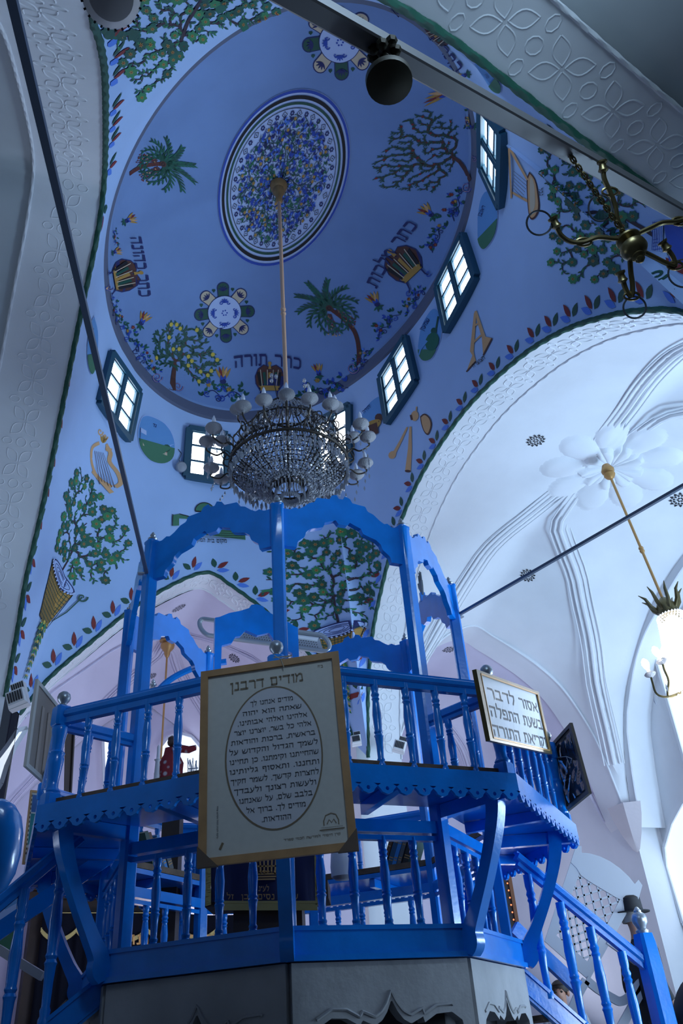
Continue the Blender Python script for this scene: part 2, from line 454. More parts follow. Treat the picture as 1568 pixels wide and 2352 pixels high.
PLILAC = mat('lilac_plaster', (0.66, 0.63, 0.76), 0.88, noise=0.10, nscale=1.2, bump=0.1, bscale=9)
def rib_path(V, path, off, dz=0.02):
    out = []
    for i, (u, v) in enumerate(path):
        q = V.pt(u, v); j = min(i+1, len(path)-1); k = max(i-1, 0)
        d = V.pt(*path[j]) - V.pt(*path[k]); side = Vector((d.y, -d.x, 0)).normalized()
        q2 = q + side * off
        # drop onto the web at the shifted plan point
        out.append(q2 + Vector((0, 0, -dz)))
    return out
VR = Vault((.324, 7.63), (2.33, 2.83), (2.65, 8.60), (4.66, 3.8), norm_tab(TC), norm_tab(TE), (2.35, 2.35, 1.8, 1.8),
           [(0, 4.31), (.5, 4.30), (1, 4.0)], [(0, 3.84), (.22, 4.24), (.5, 4.32), (.78, 4.22), (1, 3.9)])
def vault_obj(V, name, mt, nu=72, nv=60):
    m = MB(); m.grid(lambda a, b: V.pt(a, b), nu, nv)
    return tag(m.build(name, mt), kind='structure')
cr = vault_obj(VR, 'ceiling_right', WHITE)
def add_ribs(V, par, mt, corners=(0, 1, 2, 3), w=1.0):
    m = MB()
    for c in corners:
        p = V.groin(c)
        for off, r in ((0, .040), (.085, .018), (-.085, .018), (.15, .012), (-.15, .012)):
            pts = rib_path(V, p[1:], off*w, -.005)
            m.tube(pts, [r*w*(0.75 + .25*i/len(pts)) for i in range(len(pts))], 8)
    return m.build('vault_ribs', mt, par)
add_ribs(VR, cr, WHITE)
def filler(E_, fn, name):          # web between an arch edge and the vault springing from it
    m = MB(); n = len(E_)
    m.v = [W3(*p) for p in E_] + [fn(i/(n-1)) for i in range(n)]
    for i in range(n-1): m.f.append([i, i+1, n+i+1, n+i]); m.m.append(0)
    return m.build(name, WHITE, cr)
VB = Vault((-2.84, 6.5), (-.12, 7.8), (-4.05, 9.03), (-1.33, 10.33), norm_tab(TB), arc_p(), (2.45, 2.4, 2.2, 2.2),
           [(0, 4.06), (.5, 4.15), (1, 3.9)], [(0, 3.6), (.25, 4.05), (.5, 4.16), (.75, 4.05), (1, 3.6)])
cb = vault_obj(VB, 'ceiling_back', PLILAC)
add_ribs(VB, cb, PLILAC, w=.7)
# E arch in the back wall of the right bay, its soffit and the bay behind
EE = wall_curve((.324, 7.63), (2.65, 8.60), TE, 60)
OE = Vector((-.386, .922))
EF = wall_curve((2.65, 8.60), (4.66, 3.8), TF, 60)
OF = Vector((.922, .386))
filler(EE, lambda t: VR.pt(0, t), 'vault_web'); filler(EF, lambda t: VR.pt(t, 1), 'vault_web')
for nm, E_, o_, w in (('trim_5', EE, OE, .36), ('trim_6', EF, OF, .30)):
    a, b = soffit_pts(E_, o_, w); m = MB(); n = len(a); m.v = a + b
    lo = 1 if nm == 'trim_5' else 1
    for i in range(lo, n-2): m.f.append([i, i+1, n+i+1, n+i]); m.m.append(0)
    so = tag(m.build(nm, WHITE), kind='structure')
    mm = MB(); mm.tube(a[1:-1], .018, 6); mm.build('plaster_rope_moulding', WHITE, so)
VE = Vault((.185, 7.96), (2.51, 8.93), (-.78, 10.27), (1.55, 11.24), norm_tab(TE), arc_p(), (2.4, 1.8, 2.0, 2.0),
           [(0, 3.84), (.5, 3.9), (1, 3.7)], [(0, 3.4), (.5, 3.9), (1, 3.4)])
ce = vault_obj(VE, 'ceiling_far', PLILAC, 48, 40)
add_ribs(VE, ce, PLILAC, w=.6)
# plain barrel vaults over the left bay and over the camera
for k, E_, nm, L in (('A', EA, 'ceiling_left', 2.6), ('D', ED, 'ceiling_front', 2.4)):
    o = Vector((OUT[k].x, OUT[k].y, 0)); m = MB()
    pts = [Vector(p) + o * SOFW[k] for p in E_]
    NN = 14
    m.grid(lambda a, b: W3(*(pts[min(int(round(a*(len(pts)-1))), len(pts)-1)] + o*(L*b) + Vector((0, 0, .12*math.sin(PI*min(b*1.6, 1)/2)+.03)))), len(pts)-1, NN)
    tag(m.build(nm, PLAST2 if k == 'A' else mat('shaded_front_plaster', (.30,.34,.36), .9, noise=.1, nscale=1, bump=.1, bscale=9)), kind='structure')  # front vault plaster darkened in colour to stand for its shade
# walls and floor
def wall(name, p, q, z0, z1, mt, out=None, th=.12):
    m = MB(); p = Vector((*p, 0)); q = Vector((*q, 0))
    m.poly([W3(p.x, p.y, z0), W3(q.x, q.y, z0), W3(q.x, q.y, z1), W3(p.x, p.y, z1)])
    return tag(m.build(name, mt), kind='structure')
wall('wall_back', (-4.05, 9.05), (-1.33, 10.35), -.47, 3.95, PLILAC)
wall('wall_left', (-4.05, 9.05), (-2.84, 6.5), -.47, 3.7, PLILAC)
wall('wall_far', (-.78, 10.3), (1.55, 11.27), -.47, 3.75, PLILAC)
wall('wall_right', (2.51, 8.93), (1.55, 11.27), -.47, 3.6, WHITE)
F2a = Vector((2.65, 8.60)) + OF*.3; F2b = Vector((4.66, 3.8)) + OF*.3
wall('wall_side', (F2a.x-.02, F2a.y+.05), (F2b.x, F2b.y), -.47, 4.3, WHITE)
LA2 = Vector((-2.597, 5.669)) + OUT['A']*.46
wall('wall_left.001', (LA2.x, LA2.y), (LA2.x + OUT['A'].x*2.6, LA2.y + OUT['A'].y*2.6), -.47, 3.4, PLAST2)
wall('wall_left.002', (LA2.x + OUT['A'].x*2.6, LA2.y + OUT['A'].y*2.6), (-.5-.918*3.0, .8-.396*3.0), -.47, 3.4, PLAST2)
m = MB(); m.poly([W3(-9, -3, -.47), W3(9, -3, -.47), W3(9, 13, -.47), W3(-9, 13, -.47)])
STONE = mat('floor_stone', (0.20, 0.20, 0.21), 0.6, noise=.3, nscale=2)
tag(m.build('floor', STONE), kind='structure')
# flat wall between the back bay and the far bay above the pier
wall('wall_pier', (-.12, 7.8), (.185, 7.96), -.47, 3.4, WHITE)
wall('wall_pier.001', (2.64, 8.58), (F2a.x+.06, F2a.y+.02), -.47, 1.9, WHITE)
wall('wall_pier.002', (2.50, 8.95), (2.64, 8.58), -.47, 1.9, WHITE)
# corbel under the far corner of the right bay
m = MB(); c = Vector((2.60, 8.58)); rr = []
for z, r in ((1.98, .30), (1.86, .26), (1.70, .17), (1.56, .06), (1.54, .01)):
    rr.append([W3(c.x + .02 + .62*r*x, c.y + .62*r*y, z) for x, y in ((.15, .6), (-.95, .25), (-.35, -.75), (.55, -.9), (.5, .1))])
m.loft(rr); tag(m.build('trim_7', mat('pink_plaster', (.58, .52, .55), .9, bump=.2, bscale=14)), kind='structure')

# --- windows of the drum
def surf_hit(px, py):
    h = SURF_BVH.ray_cast(CAM, ray(px, py).normalized())
    return h[0]
def wall_win(idx, TL, TR, BR, BL):
    q = [surf_hit(*p) for p in (TL, TR, BR, BL)]
    c = sum(q, Vector()) / 4; n = (q[1]-q[0]).cross(q[3]-q[0]).normalized()
    if n.dot(CENTRE3 - c) < 0: n = -n
    e = tag(bpy.data.objects.new('window_%d' % idx, None), kind='structure'); col.objects.link(e); e.location = c
    P = lambda u, v: lerp(lerp(q[0], q[1], u), lerp(q[3], q[2], u), v) + n*.03
    fm = MB(); ww = (q[1]-q[0]).length; hh = (q[3]-q[0]).length
    t = .085
    for (a, b) in (((0, 0), (1, 0)), ((1, 0), (1, 1)), ((1, 1), (0, 1)), ((0, 1), (0, 0))):
        fm.bar(P(*a), P(*b), t, .10, n)
    fm.bar(P(.5, 0), P(.5, 1), .07, .07, n)
    for (u0, u1) in ((.06, .47), (.53, .94)):
        for v in (.34, .66): fm.bar(P(u0, v), P(u1, v), .03, .04, n)
        for u in (u0+.02, u1-.02): fm.bar(P(u, .03), P(u, .97), .035, .05, n)
        for v in (.05, .95): fm.bar(P(u0, v), P(u1, v), .04, .05, n)
    fm.build('frame', TEAL, e, smooth=False)
    pm = MB(); pm.poly([P(.02, .02)-n*.012, P(.98, .02)-n*.012, P(.98, .98)-n*.012, P(.02, .98)-n*.012])
    pm.build('pane', PANE, e)
WINS = [((1113,240),(1113,382),(1155,472),(1160,300)), ((1069,540),(1010,659),(1032,761),(1100,635)), ((936,775),(878,869),(894,972),(960,875)),
        ((805,930),(722,975),(738,1098),(806,1062)), ((520,1000),(432,985),(424,1095),(520,1110)), ((314,900),(250,809),(222,920),(291,1010))]
for i, w in enumerate(WINS): wall_win(i+1, *w)
# ------------------------------------------------------------------ paintings on the vault (thin layers of paint lying on the real surface)
def nrm_in(h, n):
    n = Vector(n)
    return n if n.dot(CENTRE3 - h) > 0 else -n
def surf_map(o, u, v):
    O, Uq, Vq = (SURF_BVH.ray_cast(CAM, ray(*p).normalized()) for p in (o, u, v))
    N = nrm_in(O[0], O[1]); O_, U, V = O[0], Uq[0]-O[0], Vq[0]-O[0]
    def f(a, b, h):
        P = O_ + U*a + V*b
        hit = SURF_BVH.ray_cast(P + N*.6, -N, 3.0)
        if hit[0] is None: hit = SURF_BVH.find_nearest(P)
        n = nrm_in(hit[0], hit[1])
        return hit[0] + n*h
    return f
class Paint:
    def __init__(s, f, ms, h0=.007):
        s.f = f; s.ms = ms; s.mb = MB(); s.h = h0; s.cx = 0; s.cy = 0
    def up(s): s.h += .0016
    def big(s): s.h += .014
    def P(s, x, y): return s.f((x-s.cx)/100.0, (s.cy-y)/100.0, s.h)
    def poly(s, pts, m): s.mb.add([s.P(*p) for p in pts], [list(range(len(pts)))], s.ms.index(m))
    def quad(s, a, b, c, d, m, n=7):
        for i in range(n):
            for j in range(n):
                q = lambda u, v: tuple(lerp(lerp(a[k],b[k],u), lerp(d[k],c[k],u), v) for k in (0,1))
                s.poly([q(i/n,j/n), q((i+1)/n,j/n), q((i+1)/n,(j+1)/n), q(i/n,(j+1)/n)], m)
    def disc(s, c, rx, ry, m, rot=0, n=14, sc=0, k=8):
        pts = []
        for i in range(n):
            a = 2*PI*i/n; q = 1 + sc*math.cos(k*a); x = rx*q*math.cos(a); y = ry*q*math.sin(a)
            pts.append((c[0]+x*math.cos(rot)-y*math.sin(rot), c[1]+x*math.sin(rot)+y*math.cos(rot)))
        s.poly(pts, m)
    def leaf(s, c, ang, L, W, m):
        ca, sa = math.cos(ang), math.sin(ang)
        pts = [(0,0),(.25,.42),(.5,.5),(.75,.33),(1,0),(.75,-.33),(.5,-.5),(.25,-.42)]
        s.poly([(c[0]+x*L*ca-y*W*sa, c[1]+x*L*sa+y*W*ca) for x, y in pts], m)
    def stroke(s, pts, w0, w1, m, closed=False):
        n = len(pts); a = []; b = []
        for i, p in enumerate(pts):
            q0 = pts[max(i-1,0)]; q1 = pts[min(i+1,n-1)]
            if closed: q0 = pts[i-1]; q1 = pts[(i+1)%n]
            dx, dy = q1[0]-q0[0], q1[1]-q0[1]; l = math.hypot(dx,dy) or 1
            w = lerp(w0, w1, i/max(1,n-1))/2
            a.append(s.P(p[0]-dy/l*w, p[1]+dx/l*w)); b.append(s.P(p[0]+dy/l*w, p[1]-dx/l*w))
        k = len(s.mb.v); s.mb.v += a+b
        for i in range(n if closed else n-1):
            j = (i+1)%n
            s.mb.f.append([k+i,k+j,k+n+j,k+n+i]); s.mb.m.append(s.ms.index(m))
    def ellipse(s, c, rx, ry, w, m, rot=0, n=40, a0=0, a1=2*PI):
        full = abs(a1-a0-2*PI) < 1e-6; N = n if full else n+1
        pts = []
        for i in range(N):
            a = a0+(a1-a0)*i/n; x = rx*math.cos(a); y = ry*math.sin(a)
            pts.append((c[0]+x*math.cos(rot)-y*math.sin(rot), c[1]+x*math.sin(rot)+y*math.cos(rot)))
        s.stroke(pts, w, w, m, full)
    def spiral(s, c, r, turns, w, m, a0=0, d=1):
        pts = []
        for i in range(int(14*turns)+1):
            t = i/(14*turns); a = a0+d*2*PI*turns*t
            pts.append((c[0]+r*(1-.9*t)*math.cos(a), c[1]+r*(1-.9*t)*math.sin(a)))
        s.stroke(pts, w, w*.6, m)
    def text(s, body, c, h, ang, m, arc=0.0):
        vs, fs, w, hh = text_mesh(body)
        k = h/hh; ca, sa = math.cos(ang), math.sin(ang)
        out = []
        for x, y in vs:
            x *= k; y *= k
            if arc: y -= arc*(x/(w*k/2))**2*h
            out.append(s.P(c[0]+x*ca+y*sa, c[1]+x*sa-y*ca))
        s.mb.add(out, fs, s.ms.index(m))
    def done(s, name, label=None, parent=None):
        o = s.mb.build(name, s.ms, parent or ceil_main, smooth=False, tri=True)
        if label: o['label'] = label
        return o
PAL = [GREEN, GREEN2, DGREEN, BROWN, DBROWN, OCHRE, YELLOW, RED, ROYAL, SKYB, NAVY, BLACK, CREAM, PALE, DOMW, TAN, LAND, SKYP]
def pxpaint(cx, cy, h0=.007):
    ok = lambda q: SURF_BVH.ray_cast(CAM, ray(*q).normalized())[0] is not None
    dx = next(d for d in (20, -20, 6, -6) if ok((cx+d, cy))); dy = next(d for d in (20, -20, 6, -6) if ok((cx, cy-d)))
    p = Paint(surf_map((cx, cy), (cx+dx, cy), (cx, cy-dy)), PAL, h0); p.cx = cx; p.cy = cy
    f0 = p.f; p.f = lambda a, b, h: f0(a*100/dx, b*100/dy, h)
    return p
def inside(p, poly):
    c = False; n = len(poly)
    for i in range(n):
        (x0,y0),(x1,y1) = poly[i], poly[i-1]
        if (y0>p[1]) != (y1>p[1]) and p[0] < (x1-x0)*(p[1]-y0)/(y1-y0)+x0: c = not c
    return c
def scatter(poly, d, rnd, tries=4000):
    xs = [p[0] for p in poly]; ys = [p[1] for p in poly]; out = []
    for _ in range(tries):
        q = (rnd.uniform(min(xs),max(xs)), rnd.uniform(min(ys),max(ys)))
        if inside(q, poly) and all(math.hypot(q[0]-r[0],q[1]-r[1]) > d for r in out): out.append(q)
    return out
def branching(P, trunk, targets, mt, w, rnd, curl=.18):
    nodes = [(*t, -1 if i == 0 else i-1) for i, t in enumerate(trunk)]
    tx, ty = trunk[-1]
    segs = []
    for t in sorted(targets, key=lambda q: math.hypot(q[0]-tx, q[1]-ty)):
        best = None; bd = 1e9
        for i, n in enumerate(nodes):
            if i < len(trunk)-2: continue
            d = math.hypot(n[0]-t[0], n[1]-t[1])
            # avoid turning back towards the trunk
            dr = math.hypot(n[0]-tx, n[1]-ty) - math.hypot(t[0]-tx, t[1]-ty)
            d2 = d + max(0, dr+d*.35)*1.6
            if d2 < bd: bd = d2; best = i
        n = nodes[best]; dx, dy = t[0]-n[0], t[1]-n[1]; c = rnd.choice((-1,1))*curl*rnd.uniform(.4,1)
        prev = best
        for k in (1, 2, 3):
            f = k/3; o = c*4*f*(1-f)
            nodes.append((n[0]+dx*f-dy*o, n[1]+dy*f+dx*o, prev)); prev = len(nodes)-1
    cnt = [0]*len(nodes)
    for i in range(len(nodes)-1, 0, -1):
        cnt[i] += 1
        if nodes[i][2] >= 0: cnt[nodes[i][2]] += cnt[i]
    for i, n in enumerate(nodes):
        if n[2] < 0: continue
        q = nodes[n[2]]
        wi = min(w*1.9, 1.2 + w*.24*math.sqrt(cnt[i])*.9)
        P.stroke([(q[0],q[1]),(n[0],n[1])], wi*1.05, wi, mt)
    return nodes
def potted_tree(label, cx, cy, crown, trunk, rf=10, d=23, seed=1, pot=None, w=3.0):
    rnd = random.Random(seed); P = pxpaint(cx, cy)
    tg = scatter(crown, d, rnd)
    nodes = branching(P, trunk, tg, DBROWN, w, rnd); P.stroke(trunk, 7, 4.5, DBROWN)
    P.up()
    for i, n in enumerate(nodes):
        if n[2] < 0 or i < len(trunk): continue
        q = nodes[n[2]]; a = math.atan2(n[1]-q[1], n[0]-q[0])
        for sgn in (1, -1):
            if rnd.random() < .62: P.leaf((n[0],n[1]), a+sgn*rnd.uniform(.4,1.1), rnd.uniform(.8,1.25)*rf, rf*.42, rnd.choice((GREEN,GREEN,DGREEN,GREEN2)))
    P.up()
    fl = [t for t in tg if rnd.random() < .55]
    for t in fl:
        r = rf*rnd.uniform(.85,1.25); k = rnd.choice((8,8,6))
        P.disc(t, r, r*.95, rnd.choice((GREEN,GREEN,DGREEN,GREEN2)), rot=rnd.random()*3, n=24, sc=.16, k=k)
    P.up()
    for t in fl:
        for j in range(6): P.leaf(t, j*PI/3+t[0], rf*.5, rf*.15, OCHRE)
    P.up()
    for t in fl: P.disc(t, rf*.14, rf*.14, RED, n=6)
    if pot: pot(P)
    return P.done('painted_potted_tree', label)
def basket(a, b, c, dd, rimw, tail=None, handle=None):
    # a,b rim ends; c,dd bottom corners under a,b
    def f(P):
        P.h = .007
        P.quad(a, b, dd, c, OCHRE); P.h += .004
        for i in range(1, 12):
            t = i/12; q0, q1 = (lerp(a[0],b[0],t),lerp(a[1],b[1],t)),(lerp(c[0],dd[0],t),lerp(c[1],dd[1],t))
            P.stroke([(lerp(q0[0],q1[0],k/6),lerp(q0[1],q1[1],k/6)) for k in range(7)], 1.2, 1.2, DGREEN)
        for i in range(1, 12):
            t = i/12; q0, q1 = (lerp(a[0],c[0],t),lerp(a[1],c[1],t)),(lerp(b[0],dd[0],t),lerp(b[1],dd[1],t))
            P.stroke([(lerp(q0[0],q1[0],k/6),lerp(q0[1],q1[1],k/6)) for k in range(7)], 1.2, 1.2, DGREEN)
        for (p, q) in ((a,c),(c,dd),(dd,b)): P.stroke([p,q], 2, 2, BLACK)
        P.up()
        mid = ((a[0]+b[0])/2,(a[1]+b[1])/2); L = math.hypot(b[0]-a[0],b[1]-a[1])/2; ang = math.atan2(b[1]-a[1],b[0]-a[0])
        P.h += .006; P.disc(mid, L, rimw, NAVY, ang, 28); P.up()
        P.disc(mid, L*.93, rimw*.82, PALE, ang, 28); P.up()
        for k in (.75,.55,.35): P.ellipse(mid, L*k, rimw*k*.8, 1.2, NAVY, ang, 24)
        for i in range(16):
            t = PI*i/15; x = L*math.cos(t); y = rimw*math.sin(t)
            P.disc((mid[0]+x*math.cos(ang)-y*math.sin(ang), mid[1]+x*math.sin(ang)+y*math.cos(ang)), 3.0, 2.2, DOMW, n=8)
        P.h += .002
        if handle:
            P.spiral(handle, 11, 1.2, 4, DGREEN)
            P.stroke([handle, (lerp(handle[0],dd[0],.5)+6, lerp(handle[1],dd[1],.5)), (lerp(b[0],dd[0],.8), lerp(b[1],dd[1],.8))], 3, 2, DGREEN)
        if tail:
            base = ((c[0]+dd[0])/2,(c[1]+dd[1])/2); n = 9
            for i in range(n):
                t = i/n; q = (lerp(base[0],tail[0],t), lerp(base[1],tail[1],t)); dx, dy = tail[0]-base[0], tail[1]-base[1]; aa = math.atan2(dy,dx)
                s_ = (1-t*.75)
                for sg in (1,-1):
                    P.leaf(q, aa+sg*.8, 24*s_+4, 8*s_+2, (GREEN2,DGREEN)[i%2])
                P.disc(q, 4*s_+1, 4*s_+1, YELLOW, n=8)
                for sg in (1,-1): P.spiral((q[0]-math.sin(aa)*sg*14*s_, q[1]+math.cos(aa)*sg*14*s_), 5*s_+1, 1, 2, YELLOW)
    return f
potted_tree('painted potted tree in a yellow basket on the left pendentive', 180, 1250,
    [(92,1262),(105,1135),(150,1078),(208,1102),(268,1180),(298,1240),(282,1292),(225,1345),(165,1338),(160,1300),(110,1270)],
    [(122,1330),(133,1308),(150,1288),(166,1262)], 9.5, 16, 3, basket((84,1283),(166,1362),(61,1400),(103,1434),15,(36,1535),(181,1372)))
potted_tree('painted potted tree in a yellow basket behind the canopy', 760, 1340,
    [(652,1335),(660,1265),(720,1235),(780,1212),(845,1222),(862,1290),(848,1370),(822,1425),(795,1400),(735,1440),(690,1425),(652,1375)],
    [(779,1452),(776,1425),(770,1400),(766,1370)], 9.5, 16, 5, basket((724,1460),(827,1428),(744,1520),(812,1500),15,(802,1632),(718,1472)))
potted_tree('painted flowering tree behind the hanging brass lamp', 1370, 470,
    [(1236,385),(1234,248),(1275,262),(1330,300),(1420,375),(1500,440),(1490,470),(1440,505),(1432,600),(1385,650),(1300,662),(1252,622),(1248,500)],
    [(1512,548),(1470,520),(1430,497),(1400,478)], 11, 20, 8, None, 4.0)
P = pxpaint(1540, 560)
P.poly([(1500,508),(1527,503),(1522,578),(1497,572)], PALE); P.poly([(1528,505),(1640,470),(1640,640),(1540,612)], ROYAL); P.up()
for i in range(6):
    P.stroke([(1500+4.6*i,507),(1497+i*4.6-8+8,575)], 1.4, 1.4, ROYAL)
for i in range(9): P.stroke([(1499,510+8*i),(1525,506+8*i)], 1.4, 1.4, ROYAL)
for i, mt in enumerate((DGREEN, OCHRE, DGREEN, RED)):
    P.poly([(1530,525+i*22),(1560,530+i*24),(1640,560+i*26),(1640,580+i*26),(1560,552+i*24),(1534,545+i*20)], mt)
P.spiral((1523,632), 16, 1.3, 6, DGREEN); P.stroke([(1512,640),(1525,655),(1545,640)], 6, 3, DGREEN)
P.done('painted_pot', 'striped painted pot at the foot of the tree')
potted_tree('painted flowering tree at the top left of the vault', 430, 90,
    [(278,62),(300,20),(400,-40),(560,-40),(655,0),(560,40),(480,80),(420,120),(365,175),(300,212),(292,130)],
    [(452,-25),(446,8),(430,48),(415,92)], 10.5, 17, 11, None, 3.5)
# --- dome: central rosette
zc = Z_TOP - .11
a_m = math.radians(-66.9)
MA = Vector((math.cos(a_m), math.sin(a_m))); MBV = Vector((-MA.y, MA.x))
mc = Vector((-.0453*zc, .6716*zc))
mA, mB = .1407*zc, .0843*zc
def med_map(u, v, h):
    q = mc + MA*(mA*u) + MBV*(mB*v)
    hit = SURF_BVH.ray_cast(W3(q.x, q.y, 4.5), Vector((0,0,1)))
    n = nrm_in(hit[0], hit[1]); return hit[0] + n*h
P = Paint(lambda a, b, h: med_map(a, b, h), PAL); P.cx = P.cy = 0
P.P = lambda x, y: med_map(x, y, P.h)
def mring(r, w, m): P.stroke([(r*math.cos(2*PI*i/96), r*math.sin(2*PI*i/96)) for i in range(96)], w, w, m, True)
def fill(r, m, r0=0):
    for k in range(6):
        ra = lerp(r0, r, k/6); rb = lerp(r0, r, (k+1)/6); n = 64
        for i in range(n):
            a, b = 2*PI*i/n, 2*PI*(i+1)/n
            P.poly([(ra*math.cos(a),ra*math.sin(a)),(rb*math.cos(a),rb*math.sin(a)),(rb*math.cos(b),rb*math.sin(b)),(ra*math.cos(b)+1e-6,ra*math.sin(b))], m)
fill(1.0, DOMW, .02); P.h += .010
mring(.98, .030, ROYAL); mring(.915, .040, BLACK); mring(.85, .028, DGREEN); mring(.80, .008, BLACK)
for i in range(44):
    a = 2*PI*i/44; c = (.745*math.cos(a), .745*math.sin(a))
    if i % 2:
        q = lambda dr, dt: ((.745+dr)*math.cos(a+dt), (.745+dr)*math.sin(a+dt))
        P.stroke([q(.035,0), q(0,.05), q(-.035,0), q(0,-.05)], .009, .009, BLACK, True); P.disc(c, .008, .008, BLACK, n=5)
    else:
        for j in range(6): P.disc((c[0]+.021*math.cos(j*PI/3), c[1]+.021*math.sin(j*PI/3)), .011, .011, NAVY, n=7)
rnd = random.Random(21)
disk = [(.70*math.cos(2*PI*i/24), .66*math.sin(2*PI*i/24)) for i in range(24)]
P.up()
tg = scatter(disk, .052, rnd, 6000)
# stems: curling arms from the middle
for k in range(13):
    a0 = 2*PI*k/13 + rnd.uniform(-.1,.1); d = rnd.choice((-1,1)); pts = []
    for i in range(26):
        t = i/25; r = .04+.66*t; a = a0 + d*(.5*math.sin(t*5) + .5*t)
        pts.append((r*math.cos(a), r*math.sin(a)))
    P.stroke(pts, .012, .007, DGREEN)
for t in tg:
    a = rnd.random()*6.28
    P.spiral(t, .045, 1.1, .009, rnd.choice((NAVY, DGREEN, NAVY)), a, rnd.choice((-1,1)))
P.up()
for t in tg:
    a = rnd.random()*6.28; k = rnd.random()
    if k < .5:
        for j in range(3): P.leaf(t, a+(j-1)*.75, rnd.uniform(.045,.07), .024, rnd.choice((ROYAL, ROYAL, SKYB, NAVY)))
    elif k < .82:
        for j in range(2): P.leaf(t, a+(j*2-1)*.5, .06, .020, rnd.choice((GREEN, DGREEN, GREEN2)))
    else: P.disc(t, .020, .020, OCHRE, n=9)
    if rnd.random() < .5: P.leaf((t[0]+.03*math.cos(a+2), t[1]+.03*math.sin(a+2)), a+2, .05, .017, rnd.choice((GREEN, ROYAL, DGREEN)))
P.done('painted_rosette', 'large oval painted medallion of blue and green foliage at the crown of the dome')
# --- eight petalled medallions
def gear(label, cx, cy, R):
    P = pxpaint(cx, cy)
    for j in range(8):
        a = j*PI/4 - .06; m = DGREEN if j % 2 == 0 else CREAM
        ca, sa = math.cos(a), math.sin(a)
        for (w0, w1, r1, mm) in ((.24,.30,1.0,NAVY),(.21,.26,.97,m)):
            pts = [(.46,-w0*.75),(.78,-w0*.82)] + [(r1-w1*.62+w1*.62*math.cos(t), w1*.9*math.sin(t)*.75) for t in [(-PI/2+PI*i/8) for i in range(9)]] + [(.78,w0*.82),(.46,w0*.75)]
            P.poly([(cx+R*(x*ca-y*sa), cy+R*(x*sa+y*ca)) for x, y in pts], mm); P.up()
        mm = SKYB if m is DGREEN else NAVY
        P.h += .004
        for i in range(5):
            b = a + (i-2)*.1; P.leaf((cx+R*.70*math.cos(a), cy+R*.70*math.sin(a)), a+(i-2)*.5, R*.20, R*.05, NAVY)
        P.h -= .0072
        b = a + PI/8; q = (cx+R*.80*math.cos(b), cy+R*.80*math.sin(b))
        P.disc((q[0]-1.6,q[1]-1), R*.035, R*.035, DGREEN, n=8); P.disc((q[0]+1.6,q[1]-1), R*.035, R*.035, DGREEN, n=8); P.poly([(q[0]-4,q[1]),(q[0]+4,q[1]),(q[0],q[1]+5)], DGREEN)
    P.h += .009
    P.disc((cx,cy), R*.56, R*.56, NAVY, n=36); P.up(); P.disc((cx,cy), R*.54, R*.54, DOMW, n=36); P.big()
    for j in range(4):
        a = j*PI/2; c = (cx+R*.33*math.cos(a), cy+R*.33*math.sin(a))
        for i in range(5): P.leaf(c, a+(i-2)*.55, R*.16, R*.05, ROYAL)
        for sg in (1,-1): P.spiral((c[0]-math.sin(a)*sg*R*.12, c[1]+math.cos(a)*sg*R*.12), R*.06, 1, R*.03, ROYAL)
    for j in range(6): P.disc((cx+R*.08*math.cos(j), cy+R*.08*math.sin(j)), R*.028, R*.028, ROYAL, n=6)
    P.done('painted_wheel', label)
gear('painted wheel of eight petals on the left of the dome', 515, 717, 70)
gear('painted wheel of eight petals behind the grey beam', 781, 92, 88)
# --- palms
def palm(label, base, top, size, seed, bend=(0,0)):
    rnd = random.Random(seed); cx, cy = (base[0]+top[0])/2, (base[1]+top[1])/2; P = pxpaint(cx, cy)
    ta = math.atan2(top[1]-base[1], top[0]-base[0])
    mid = (cx+bend[0], cy+bend[1])
    trunk = smoothtab([base, mid, top], 8); P.stroke(trunk, size*.19, size*.13, BROWN); P.up()
    for i in range(0, len(trunk)-1):
        q = trunk[i]; P.stroke([(q[0]-math.sin(ta)*size*.08, q[1]+math.cos(ta)*size*.08),(q[0]+math.cos(ta)*3, q[1]+math.sin(ta)*3),(q[0]+math.sin(ta)*size*.08, q[1]-math.cos(ta)*size*.08)], 1.2, 1.2, RED)
    for sg in (1, -1):
        for j in range(5):
            a = ta + PI + sg*(.42+.13*j); pts = [(top[0]+math.cos(a)*size*.1*i + math.cos(ta+PI)*i*i*.5, top[1]+math.sin(a)*size*.1*i + math.sin(ta+PI)*i*i*.5) for i in range(2, 8)]
            P.stroke(pts, 1.3, 1.0, BROWN)
            for q in pts[1:]:
                P.disc((q[0]+rnd.uniform(-3,3), q[1]+rnd.uniform(-3,3)), 2.1, 1.6, RED if rnd.random() < .5 else TAN, n=6)
    P.up()
    for j in range(13):
        a = ta + (j-6)*.25; cur = (j-6)*.085; pts = []
        L = size*(1.0 - .015*abs(j-6))
        for i in range(9):
            t = i/8; aa = a + cur*t*4
            pts.append((top[0]+math.cos(aa)*L*t, top[1]+math.sin(aa)*L*t))
        P.stroke(pts, 2.6, 1.2, DGREEN)
        for i in range(1, 9):
            q = pts[i]; p0 = pts[i-1]; da = math.atan2(q[1]-p0[1], q[0]-p0[0])
            for sg in (1, -1): P.leaf(q, da+sg*.42, size*.30*(1.1-.05*i), size*.065, rnd.choice((DGREEN, GREEN)))
    P.up(); P.disc(top, size*.12, size*.12, BROWN, n=10); P.up(); P.ellipse(top, size*.06, size*.06, 1.5, BLACK, n=10)
    P.done('painted_palm', label)
palm('painted date palm on the right of the dome', (835,838), (764,708), 58, 3, (14,-12))
palm('painted date palm on the left of the dome', (289,391), (372,374), 55, 4, (0,-2))
